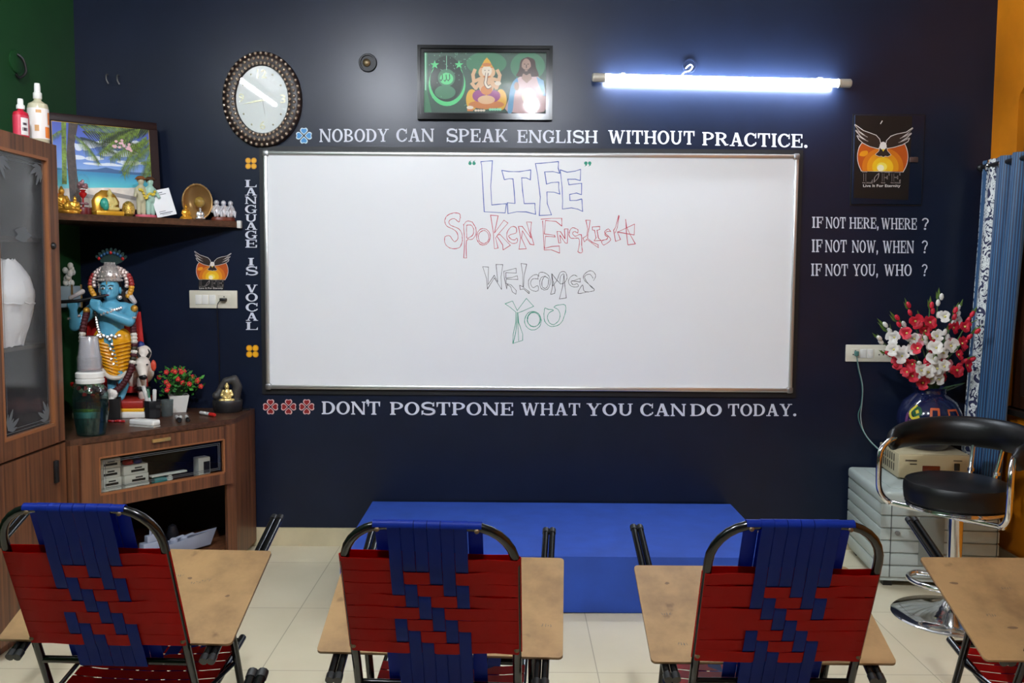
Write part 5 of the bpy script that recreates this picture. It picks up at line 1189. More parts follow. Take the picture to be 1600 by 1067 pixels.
t = thing('glass_tumbler', p + Vector((.05, .05, 0)), 'small clear glass holder behind the smoky pen holder', 'glass')
MB().lathe([(.024, 0), (.026, .004), (.03, .08), (.028, .08), (.024, .008), (.0001, .007)], n=20).build('glass', glass('tumbler_glass', (190, 200, 200), .12, .03, 1.2), t)
# potted plant with red flowers
p = Vector((-1.665, -.135, CT)); t = thing('potted_plant', p, 'small artificial plant with red flowers in a square white pot', 'plant', rz=math.radians(25))
mb = MB(); P = [(-.032, -.032, 0), (.032, -.032, 0), (.032, .032, 0), (-.032, .032, 0), (-.047, -.047, .085), (.047, -.047, .085), (.047, .047, .085), (-.047, .047, .085), (-.041, -.041, .085), (.041, -.041, .085), (.041, .041, .085), (-.041, .041, .085), (-.038, -.038, .07), (.038, -.038, .07), (.038, .038, .07), (-.038, .038, .07)]
f = [(3, 2, 1, 0), (12, 13, 14, 15)]
for a, b in ((0, 4), (4, 8), (8, 12)): f += [(a + i, a + (i + 1) % 4, b + (i + 1) % 4, b + i) for i in range(4)]
mb.add(P, f).build('pot', WHITEP, t, smooth=False)
rr = random.Random(21); mb = MB(); fl = MB(); stem = MB()
for k in range(34):
    a = rr.uniform(0, 2 * PI); e = rr.uniform(.05, 1.35); R = rr.uniform(.085, .125)
    tip = Vector((R * math.cos(a) * math.cos(e) * 1.0, R * math.sin(a) * math.cos(e) * .9, .095 + R * math.sin(e) * 1.12))
    base = Vector((0, 0, .07)); mid = base.lerp(tip, .5) + Vector((0, 0, .015))
    stem.tube([base, mid, tip], .0018, 5)
    for j in range(9):
        c = base.lerp(tip, rr.uniform(.5, 1.02)) + Vector((rr.uniform(-.022, .022), rr.uniform(-.022, .022), rr.uniform(-.012, .018))); d = Vector((rr.uniform(-1, 1), rr.uniform(-1, 1), rr.uniform(-.3, .8))).normalized(); s2 = d.orthogonal().normalized(); l_ = rr.uniform(.02, .03)
        mb.add([c, c + d * l_ * .5 + s2 * l_ * .3, c + d * l_, c + d * l_ * .5 - s2 * l_ * .3], [(0, 1, 2, 3)], k % 2)
    if k < 19:
        for j in range(5):
            b = 2 * PI * j / 5; fl.ell(tip + Vector((.007 * math.cos(b), .004 * math.sin(b) - .004, .007 * math.sin(b))), (.0062, .004, .0062), 6, 0)
        fl.ell(tip + Vector((0, -.007, 0)), .0042, 6, 1)
o = mb.build('foliage', [LEAF, mat('leaf_light', (74, 150, 52), .5)], t, smooth=False); o['kind'] = 'stuff'
stem.build('stems', mat('stem_green', (40, 70, 34), .6), t)
fl.build('blossoms', [mat('flower_red', (196, 34, 40), .45), mat('flower_orange', (220, 120, 40), .4)], t)
# table fountain with gold figure
p = Vector((-1.42, -.135, CT)); t = thing('table_fountain', p, 'black tabletop fountain with a gold meditating figure against a rock arch', 'fountain', rz=math.radians(10))
STN = mat('black_stone', (22, 22, 24), .45, bump=.6, bscale=40)
MB().lathe([(.06, 0), (.068, .01), (.074, .055), (.07, .062), (.06, .06), (.05, .05), (.0001, .05)], n=26, sx=1.0, sy=.8).build('basin', STN, t)
rk = MB().caps((.03, .04, .06), (.045, .035, .12), .026, .024, 10).caps((.045, .035, .12), (.03, .03, .16), .024, .022, 10).caps((.03, .03, .16), (-.01, .03, .15), .02, .02, 10).caps((-.01, .03, .15), (-.035, .03, .12), .018, .016, 10).ell((-.055, .02, .08), (.022, .02, .022), 10).ell((-.04, .03, .1), (.02, .018, .02), 10).caps((-.04, .04, .05), (.03, .04, .05), .03, .03, 8)
rk.build('rock_arch', mat('grey_rock', (58, 56, 54), .5, bump=.5, bscale=50), t, remesh=.005, sm=1)
q = seated(MB(), .1); MB().add([v + Vector((.0, -.018, .05)) for v in q.v], q.f).build('gold_figure', GOLDP, t, remesh=.003, sm=1)
# duster, loose markers, coaster
p = atz(222, 664, CT); t = thing('board_duster', Vector((-1.655, -.575, CT)), 'white plastic board duster lying on the corner cabinet top', 'duster', rz=math.radians(-18))
MB().box(-.068, .068, -.024, .024, .006, .032, bev=.008, seg=3).build('handle', WHITEP, t); MB().box(-.066, .066, -.022, .022, 0, .007).build('felt', mat('felt_grey', (170, 168, 160), .9), t, smooth=False)
for i, (x, y, a) in enumerate(((-1.565, -.385, -62), (-1.542, -.392, -72), (-1.52, -.378, -66))):
    marker(Vector((x - .03, y + .03, CT + .0093)), (PI / 2, 0, math.radians(a + 90)), BLKP, ('white marker with black cap, left of three lying before the potted plant', 'white marker with black cap, middle of three lying before the potted plant', 'white marker with black cap, right of three lying before the potted plant')[i])
marker(Vector((-1.525, -.225, CT + .0093)), (PI / 2, 0, math.radians(52)), mat('marker_red', (190, 34, 30), .4), 'white marker with red cap lying beside the black fountain')
t = thing('coaster', Vector((-1.36, -.075, CT)), 'dark round coaster at the far right corner of the cabinet top', 'coaster')
MB().lathe([(.03, 0), (.034, .002), (.034, .005), (.029, .007), (.0001, .006)], n=24).build('coaster', mat('dark_glass', (40, 36, 36), .2), t)
# ------------------------------------------------------------------ grey plastic chest
GP = mat('grey_plastic', (166, 174, 168), .42); GPD = mat('grey_plastic_seam', (70, 74, 72), .6)
ch = thing('storage_chest', (1.735, -.035, 0), 'grey ribbed plastic storage chest under the beige stabilizer', 'chest', rz=math.radians(-5.5))
CW, CD, CH = .52, .54, .445
mb = MB(); n = 6
for i in range(n):
    z0 = .045 + (CH - .1) * i / n; z1 = .045 + (CH - .1) * (i + 1) / n
    mb.box(.006, CW - .006, -CD + .006, -.006, z0, z0 + .006).box(0, CW, -CD, 0, z0 + .004, z1 - .002, bev=.003)
mb.box(.01, CW - .01, -CD + .01, -.01, .03, CH - .05)
mb.build('body', GP, ch)
MB().box(-.006, CW + .006, -CD - .008, .0, CH - .058, CH, bev=.018, seg=3).box(.06, CW - .05, -CD + .06, -.05, CH - .002, CH + .004, bev=.002).build('lid', GP, ch)
MB().box(.045, .049, -CD - .001, -CD + .004, .05, CH - .06).box(CW - .012, CW - .008, -CD - .001, -CD + .004, .05, CH - .06).build('door_seam', GPD, ch, smooth=False)
MB().box(.17, .28, -CD - .004, -CD + .002, .11, .33, bev=.003).build('door_handle', mat('grey_plastic_darker', (128, 134, 128), .5), ch)  # handle panel in a darker grey than the body
MB().lathe([(.011, 0), (.011, .006), (.0001, .007)], n=12, M=Matrix.Translation((.075, -CD, .255)) @ Matrix.Rotation(PI / 2, 4, 'X')).build('lock', mat('grey_lock', (120, 122, 120), .4), ch)
for x in (.03, CW - .07):
    for y in (-CD + .03, -.07): MB().box(x, x + .04, y, y + .04, 0, .034).build('foot', BLKP, ch, smooth=False)
# voltage stabilizer
sb = thing('voltage_stabilizer', (1.885, -.045, CH + .004), 'beige metal voltage stabilizer with side vents on the grey chest', 'stabilizer', rz=math.radians(-6))
BGE = mat('beige_enamel', (176, 164, 132), .42)
SW, SD, SH = .33, .3, .125
MB().box(0, SW, -SD, 0, .006, SH, bev=.005).build('housing', BGE, sb)
MB().box(.004, SW - .004, -SD - .004, -SD + .001, .01, SH - .006, bev=.002).build('front_panel', mat('beige_panel', (186, 170, 132), .45), sb)
mb = MB()
for r in range(2):
    for k in range(6): mb.box(-.0012, .001, -SD + .06 + k * .032, -SD + .07 + k * .032, .03 + r * .046, .066 + r * .046)
mb.build('vent_slot', mat('vent_dark', (40, 36, 28), .7), sb, smooth=False)
MB().box(.11, .19, -SD - .008, -SD - .002, .028, .07, bev=.002).build('display', mat('display_red_brown', (96, 36, 20), .2), sb)
MB().box(.255, .28, -SD - .008, -SD - .002, .05, .085, bev=.002).build('switch', BLKP, sb)
mb = MB(); fn = lambda x, y: Vector((x, -SD - .0042, y))
mb = MB(); art(mb, fn, (0, -1, 0), [(rect(.03, .084, .089, .097), 0), (rect(.052, .084, .073, .079), 0), (rect(.25, .29, .095, .1), 0)], base=.0004); mb.build('print', mat('print_dark', (70, 60, 44), .6), sb, smooth=False)
for x in (.02, SW - .05):
    for y in (-SD + .02, -.05): MB().box(x, x + .03, y, y + .03, 0, .007).build('foot', BLKP, sb, smooth=False)
# ------------------------------------------------------------------ painted vase with gladioli
vp = Vector((2.06, -.2, CH + .004 + SH)); va = thing('vase', vp, 'round glossy navy vase painted with coloured shapes, holding the gladioli', 'vase')
VG = mat('vase_glaze', (22, 28, 62), .07, coat=.5)
prof = [(.07, 0), (.085, .004), (.13, .06), (.15, .13), (.146, .18), (.12, .235), (.085, .265), (.072, .275), (.074, .29), (.084, .302), (.08, .304), (.068, .292), (.066, .275), (.07, .2), (.0001, .19)]
MB().lathe(prof, n=44).build('body', VG, va)
def vr(z):
    for (r0, z0), (r1, z1) in zip(prof[:9], prof[1:10]):
        if z0 <= z <= z1: return r0 + (r1 - r0) * (z - z0) / (z1 - z0 + 1e-9)
    return .08
def vfn(h): return lambda x, z: Vector(((vr(z) + h) * math.sin(x / .145), -(vr(z) + h) * math.cos(x / .145), z))
mb = MB()
def vart(pts, w, m, h=.0015):
    pts = [(a, b + .022) for a, b in pts]; pp = []
    for a, b in zip(pts[:-1], pts[1:]):
        k = max(1, int(math.hypot(b[0] - a[0], b[1] - a[1]) / .012)); pp += [(a[0] + (b[0] - a[0]) * i / k, a[1] + (b[1] - a[1]) * i / k) for i in range(k)]
    pp.append(pts[-1])
    for q in stroke2(pp, w): mb.add([vfn(h)(x, z) for x, z in q], [(0, 1, 2, 3)], m)
SHX = -.42 * .145
vart([(-.06, .02), (-.055, .19), (-.02, .19), (-.025, .07), (.04, .07)], .011, 0); vart([(.03, .09), (.03, .185), (.085, .185), (.09, .1), (.06, .1), (.06, .15), (.09, .15)], .009, 0); vart([(.06, .125), (.09, .125)], .007, 0)
vart([(-.01, .115), (.06, .115), (.06, .095), (-.01, .095), (.05, .105)], .011, 1, .002); vart([(.095, .15), (.13, .15), (.13, .1), (.1, .1), (.1, .125), (.13, .125)], .009, 1)
vart(sm2([(-.13, .2), (-.155, .17), (-.14, .14), (-.11, .15)], 4), .012, 2); vart(sm2([(-.125, .19), (-.11, .185), (-.105, .165), (-.125, .155), (-.138, .17), (-.125, .19)], 4), .014, 1); vart([(-.122, .172), (-.118, .174)], .016, 2, .0025)
vart(sm2([(-.165, .16), (-.17, .11), (-.15, .05), (-.14, .08), (-.15, .13)], 4), .014, 3)
mb.build('painted_motif', [mat('motif_orange', (196, 92, 52), .25), mat('motif_green', (30, 80, 46), .25), mat('motif_yellow', (206, 190, 60), .25), mat('motif_purple', (96, 56, 96), .25)], va)
PW = mat('petal_white', (232, 228, 220), .55, trans=.25); PR = mat('petal_red', (206, 32, 56), .5, trans=.2, var=.15, vscale=30); PB = mat('bud_green', (120, 150, 70), .5); STM = mat('gladiolus_stem', (62, 96, 50), .55); PP = mat('petal_pink_base', (226, 150, 160), .5, trans=.2)
rr = random.Random(31)
def blossom(mb, c, d, r, m):
    d = Vector(d).normalized(); u = d.orthogonal().normalized(); v = d.cross(u)
    for k in range(6):
        a = 2 * PI * k / 6 + rr.uniform(-.2, .2); o = u * math.cos(a) + v * math.sin(a); s_ = d.cross(o); rows = []
        R = r * rr.uniform(.85, 1.1); op = (.75 if k % 2 else .55)
        for i, (t_, w) in enumerate(((0, .08), (.3, .32), (.6, .48), (.85, .4), (1, .08))):
            cen = Vector(c) + o * (R * t_ * op) + d * (R * (.75 * t_ - .45 * t_ ** 3)) ; rows.append([cen - s_ * R * w, cen - d * R * .1 * w + s_ * 0, cen + s_ * R * w])
        mb.strip(rows, m)
tips = [(1371, 527, 'w', 'leaning lowest to the left'), (1379, 508, 'w', 'with green spear at the far left'), (1397, 497, 'r', 'with thin spear, left side'), (1418, 478, 'r', 'second tallest on the left'), (1408, 508, 'w', 'half hidden left of centre'), (1437, 498, 'r', 'left of centre with broad green tip'), (1453, 476, 'r', 'just left of the tallest stem'), (1466, 463, 'w', 'tallest, standing upright in the middle'),
        (1492, 486, 'r', 'right of centre with thin tip'), (1499, 480, 'w', 'tall on the right side'), (1520, 490, 'r', 'with green spear at the far right'), (1523, 518, 'r', 'leaning far right by the curtain'), (1383, 552, 'r', 'drooping over the switch plate'), (1445, 528, 'w', 'facing forward, centre left'), (1478, 520, 'w', 'facing forward in the centre'), (1401, 572, 'r', 'lowest on the left, hanging over the vase'),
        (1513, 562, 'r', 'lowest on the right, hanging over the vase'), (1462, 560, 'w', 'lowest in the centre above the vase mouth'), (1432, 568, 'w', 'low left of centre above the vase mouth')]
for i, (px, py, cc_, where) in enumerate(tips):
    yy = -.2 + rr.uniform(-.1, .06) - (.09 if py > 515 else 0); tip = at(px, py, yy) - vp; base = Vector((rr.uniform(-.03, .03), rr.uniform(-.03, .03), .285))
    t = thing('gladiolus_stem', vp, ('white' if cc_ == 'w' else 'red') + ' gladiolus in the navy vase, ' + where, 'flower', 'gladioli in the blue vase')
    mid = base.lerp(tip, .5) + Vector((0, 0, .02)); P = bez([base, mid, tip], 8)
    P0 = [Vector((base.x * .6, base.y * .6, .2))] + P
    MB().tube(P0, .003, 6).build('stem', STM, t)
    tdir = (P[-1] - P[-4]).normalized(); L = (tip - base).length
    mb = MB(); sp = tdir.orthogonal().normalized(); l_ = .055
    for k in range(2 if i not in (1, 10, 5) else 4):
        sd = (Matrix.Rotation(k * 1.6, 3, tdir) @ sp); b_ = P[-1] - tdir * (.01 + .018 * k); tp = b_ + tdir * l_ + sd * .012 * k
        w2 = tdir.cross(sd) * .0075
        mb.add([b_, b_.lerp(tp, .4) + w2 + sd * .004, tp, b_.lerp(tp, .4) - w2 + sd * .004, b_.lerp(tp, .4) - sd * .004], [(0, 1, 2, 4), (0, 4, 2, 3), (0, 3, 2, 1)])
    mb.build('tip_leaf', PB, t, smooth=False)
    m = PW if cc_ == 'w' else PR
    nb = 3 if L > .16 else 1
    for k in range(nb):
        q = P[-1 - k * 2] + Vector((rr.uniform(-.012, .012), -.012, rr.uniform(-.005, .005))); MB().lathe([(.0001, -.016), (.007, -.012), (.011, .0), (.008, .014), (.0001, .02)], n=10, M=Matrix.Translation(q) @ tdir.to_track_quat('Z', 'Y').to_matrix().to_4x4()).build('bud', m if k else (m if cc_ == 'w' else PR), t)
    nf = 3 if L > .12 else 2
    for k in range(nf):
        f_ = .80 - .22 * k if L > .16 else .95 - .2 * k
        q = P[min(len(P) - 1, max(1, int(f_ * (len(P) - 1))))] + Vector((rr.uniform(-.02, .02), -.03 + rr.uniform(-.02, .01), rr.uniform(-.012, .012)))
        fm_ = m
        if cc_ == 'r' and rr.random() < .15: fm_ = PP
        mb = MB(); blossom(mb, q, (rr.uniform(-.5, .5) + (tip.x - base.x) * 2.5, -1, rr.uniform(-.1, .45)), rr.uniform(.036, .049), 0); mb.ell(q + Vector((0, -.006, 0)), (.006, .01, .006), 6, 1)
        mb.build('blossom', [fm_, mat('flower_throat', (206, 196, 110), .5)], t, angle=80)
for k, (dx, dz) in enumerate(((-.06, .05), (0.0, .075), (.055, .04), (-.025, .06), (.09, .05))):
    t = thing('vase_leaf', vp, ('dark green leaf hanging over the left of the vase mouth', 'broad dark green leaf at the centre of the vase mouth', 'dark green leaf right of centre over the vase mouth', 'dark green leaf left of centre at the vase mouth', 'dark green leaf hanging right over the vase mouth')[k], 'leaf', 'leaves in the blue vase')
    b_ = Vector((dx * .4, -.05, .28)); rows = []
    for i, (u, w) in enumerate(((0, .008), (.35, .022), (.7, .02), (1, .002))):
        c = b_ + Vector((dx * u, -.035 * u, dz * (u * 1.6 - u * u * .5))); rows.append([c + Vector((-w, .004, 0)), c + Vector((0, -.004, 0)), c + Vector((w, .004, 0))])
    MB().strip(rows).build('leaf', mat('dark_leaf', (34, 62, 36), .45), t)

# ------------------------------------------------------------------ curtain on the right wall
RX_ = XR - .085; CZT, CZB = 1.99, .32
cr = thing('curtain_rod', (XR, -.9, 1.96), 'dark metal curtain rod on brackets along the ochre wall', 'rod')
MB().tube([(-.085, -.95, 0), (-.085, .81, 0)], .0125, 12).build('rod', mat('dark_metal', (46, 44, 46), .35, .7), cr)
for y in (-.9, .79): MB().box(-.09, 0, y - .01, y + .01, -.012, .012).build('bracket', BLKP, cr, smooth=False)
MB().ell((-.085, .825, 0), .02, 12).build('finial', BLKP, cr)
ct = thing('curtain', (RX_, -.26, CZB), 'gathered blue striped curtain with a white floral band, hanging beside the gladioli', 'curtain')
def stripe_mat(name, c1, c2, c3, k):
    m = bpy.data.materials.new(name); m.use_nodes = True; nt = m.node_tree; b = nt.nodes['Principled BSDF']; b.inputs['Roughness'].default_value = .45
    b.inputs['Sheen Weight'].default_value = .3
    uvn = nt.nodes.new('ShaderNodeUVMap'); sp = nt.nodes.new('ShaderNodeSeparateXYZ'); mu = nt.nodes.new('ShaderNodeMath'); mu.operation = 'MULTIPLY'; mu.inputs[1].default_value = k
    fr = nt.nodes.new('ShaderNodeMath'); fr.operation = 'FRACT'; r = nt.nodes.new('ShaderNodeValToRGB'); e = r.color_ramp.elements
    e[0].position = 0; e[0].color = lin(c1); e[1].position = .35; e[1].color = lin(c2); x = e.new(.7); x.color = lin(c3); x = e.new(.95); x.color = lin(c1)
    nt.links.new(uvn.outputs[0], sp.inputs[0]); nt.links.new(sp.outputs[0], mu.inputs[0]); nt.links.new(mu.outputs[0], fr.inputs[0]); nt.links.new(fr.outputs[0], r.inputs[0]); nt.links.new(r.outputs[0], b.inputs['Base Color'])
    return m
def floral_mat(name):
    m = bpy.data.materials.new(name); m.use_nodes = True; nt = m.node_tree; b = nt.nodes['Principled BSDF']; b.inputs['Roughness'].default_value = .6
    uvn = nt.nodes.new('ShaderNodeUVMap'); mp = nt.nodes.new('ShaderNodeMapping'); mp.inputs['Scale'].default_value = (17, 15, 1)
    n = nt.nodes.new('ShaderNodeTexNoise'); n.inputs['Scale'].default_value = 1.0; n.inputs['Distortion'].default_value = 2.6; n.inputs['Detail'].default_value = 0
    r = nt.nodes.new('ShaderNodeValToRGB'); r.color_ramp.interpolation = 'CONSTANT'; e = r.color_ramp.elements; e[0].color = lin((24, 28, 66)); e[0].position = 0; e[1].position = .43; e[1].color = lin((206, 208, 204)); x = e.new(.62); x.color = lin((24, 28, 66)); x = e.new(.66); x.color = lin((206, 208, 204))
    nt.links.new(uvn.outputs[0], mp.inputs[0]); nt.links.new(mp.outputs[0], n.inputs['Vector']); nt.links.new(n.outputs['Fac'], r.inputs[0]); nt.links.new(r.outputs[0], b.inputs['Base Color'])
    return m
CB1 = stripe_mat('curtain_blue', (12, 34, 72), (40, 104, 150), (10, 28, 62), 80); CB2 = floral_mat('curtain_floral')
NU, NV = 150, 26; vs = []; uvs = []
for j in range(NV + 1):
    v = j / NV; z = (CZT - CZB) * (1 - v)
    for i in range(NU + 1):
        u = i / NU; y = .19 - .42 * u; amp = .026 * (1 + .25 * v) * (.3 + .7 * min(1, max(0, (u - .3) * 4)))
        fold = math.sin(u * 2 * PI * 3.4 + .6) * amp + .007 * math.sin(u * 2 * PI * 7 + v * 2)
        x = fold * (.9 if u < .5 else 1) - .055 * v ** 1.2 * (1 - .35 * u); y2 = y - .012 * math.cos(u * 2 * PI * 3.4 + .6) + .07 * v * u
        vs.append((x, y2, z)); uvs.append((u, v * 2.4))
fs = []; ms = []
for j in range(NV):
    for i in range(NU):
        a = j * (NU + 1) + i; fs.append((a, a + NU + 1, a + NU + 2, a + 1)); u = (i + .5) / NU
        ms.append(1 if (.075 < u < .115 or .165 < u < .30) else 0)
mb = MB(); mb.v = [Vector(p) for p in vs]; mb.f = fs; mb.m = ms
o = mb.build('cloth', [CB1, CB2], ct, angle=180)
ul = o.data.uv_layers.new(name='UVMap')
for l in o.data.loops: ul.data[l.index].uv = uvs[l.vertex_index]
for k, y in enumerate((.12, .0, -.14)):
    ey = MB(); c = Vector((0, y, 1.96 - CZB)); ey.tube([c + Vector((.024 * math.cos(a), .004 * math.sin(2 * a), .024 * math.sin(a))) for a in [2 * PI * i / 20 for i in range(20)]], .0065, 8, closed=True, M=Matrix.Translation(c) @ Matrix.Rotation(math.radians(50), 4, 'Z') @ Matrix.Translation(-c)); ey.build('eyelet', CHROME, ct)

# ------------------------------------------------------------------ bar stool
sx0, sy0 = 1.845, -.93
bs = thing('bar_stool', (sx0, sy0, 0), 'black padded swivel bar stool with chrome arms and disc base', 'stool')
MB().lathe([(.235, 0), (.238, .004), (.232, .01), (.16, .02), (.08, .04), (.045, .06), (.034, .07), (.0001, .07)], n=48).build('base', CHROME, bs)
MB().tube([(0, 0, .06), (0, 0, .25)], .034, 24).tube([(0, 0, .25), (0, 0, .46)], .0285, 24).build('column', CHROME, bs)
fd = Vector((-.8, -.6, 0)); fsd = Vector((.6, -.8, 0))
pts = [fsd * .035] + [fsd * .035 + fd * .03, fsd * .12 + fd * .06] + [fd * (.10 + .10 * math.sin(a)) + fsd * (.13 * math.cos(a)) for a in [PI * k / 12 for k in range(13)]] + [-fsd * .12 + fd * .06, -fsd * .035 + fd * .03, -fsd * .035]
MB().tube([p + Vector((0, 0, .17)) for p in bez(pts, 3)], .0115, 10).tube([fsd * .04 + Vector((0, 0, .17)), -fsd * .04 + Vector((0, 0, .17))], .011, 8).lathe([(.04, .15), (.04, .19)], n=20).build('footrest', CHROME, bs)
LEA = mat('black_leatherette', (10, 10, 11), .38, spec=.4)
MB().lathe([(.19, .485), (.203, .495), (.207, .53), (.207, .555), (.2, .573), (.176, .582), (.0001, .586)], n=48).build('seat', LEA, bs)
MB().lathe([(.0001, .455), (.12, .455), (.187, .462), (.195, .468), (.191, .472), (.195, .478), (.2, .482), (.193, .487), (.0001, .487)], n=48).build('seat_tray', CHROME, bs)
RB = .262
def bpnt(a, r, z): d = -fd * math.cos(a) + fsd * math.sin(a); return d * r + Vector((0, 0, z))
rows = []; NA = 40
for i in range(NA + 1):
    a = math.radians(-108 + 216 * i / NA); k = abs(a) / math.radians(108); zc = .748 - .035 * k ** 2; hh2 = .066 * (1 - .35 * k ** 3); tk = .036 * (1 - .25 * k ** 3)
    if k > .97: hh2 *= .45; tk *= .5
    rows.append([bpnt(a, RB + tk * math.cos(b), zc + hh2 * math.sin(b)) for b in [2 * PI * q / 16 for q in range(17)]])
mb = MB().strip(rows); mb.add(rows[0][:-1], [tuple(range(16))]); mb.add(rows[-1][:-1], [tuple(range(16))]); mb.build('backrest', LEA, bs, angle=60)
for s_ in (-1, 1):
    a = s_ * math.radians(14); MB().tube(bez([bpnt(a, .26, .77), bpnt(a, .25, .68), bpnt(a, .2, .53), bpnt(a, .16, .47)], 6), .009, 10).build('back_post', CHROME, bs)
    MB().lathe([(.014, .582), (.014, .596)], n=14, c=bpnt(a, .226, 0)).build('post_collar', CHROME, bs)
arm = []
L_, R_ = -1, 1
def ap(s_, out, fwd, z): return fsd * (s_ * out) + fd * fwd + Vector((0, 0, z))
for s_, seq in ((-1, 1), (1, -1)):
    pp = [ap(s_, .245, .06, .725), ap(s_, .256, .1, .71), ap(s_, .268, .135, .665), ap(s_, .268, .14, .56), ap(s_, .262, .135, .50), ap(s_, .235, .12, .462), ap(s_, .19, .1, .452)]
    arm.append(pp)
path = bez(arm[0] + list(reversed(arm[1])), 6)
MB().tube(path, .0125, 12).build('arm_tube', CHROME, bs)

# ------------------------------------------------------------------ low platform under blue cloth
BLUE = mat('blue_cloth', (30, 68, 158), .72, var=.06, vscale=8, bump=.25, bscale=14)
p0, p1 = at(577, 788, -.03), at(1143, 788, -.03)
plx0, plx1, ply = -.715, 1.135, -.91
pt = thing('low_platform', ((plx0 + plx1) / 2, -.45, 0), 'low teaching platform covered in royal blue cloth below the whiteboard', 'platform')
po = Vector(pt.location); PM_ = Matrix.Translation(-po); PH = .24
MB().box(plx0 + .02, plx1 - .02, ply + .02, -.03, .02, PH - .006, M=PM_).build('deck', WOODT, pt, smooth=False)
rr = random.Random(8)
def edge(n=200):
    P = []
    for i in range(n + 1):
        s_ = i / n
        tot = .85 * 2 + (plx1 - plx0); d = s_ * tot
        if d < .85: P.append((plx0, -.02 - d, (-1, 0)))
        elif d < .85 + (plx1 - plx0): P.append((plx0 + d - .85, ply, (0, -1)))
        else: P.append((plx1, ply + (d - .85 - (plx1 - plx0)), (1, 0)))
    return P
E = edge(); rows = []
for k, q in enumerate((0, .04, .25, .5, .75, .93, 1)):
    row = []
    for i, (x, y, nrm) in enumerate(E):
        w = (math.sin(i * .21) * .4 + math.sin(i * .073 + 1) * .6) * .006 * q + .008 * q + (.004 if q == .93 else 0)
        z = PH - .003 - (PH - .004) * q + (.004 * abs(math.sin(i * .11)) if q == 1 else 0) - (0 if q else -.003)
        row.append(Vector((x + nrm[0] * w, y + nrm[1] * w, max(z, .002))))
    rows.append(row)
mb = MB().strip(rows, M=PM_)
mb.strip([[Vector((plx0 + (plx1 - plx0) * i / 20, -.02 + (ply + .02) * j / 8, PH)) for i in range(21)] for j in range(9)], M=PM_)
mb.build('cloth_cover', BLUE, pt, angle=50)

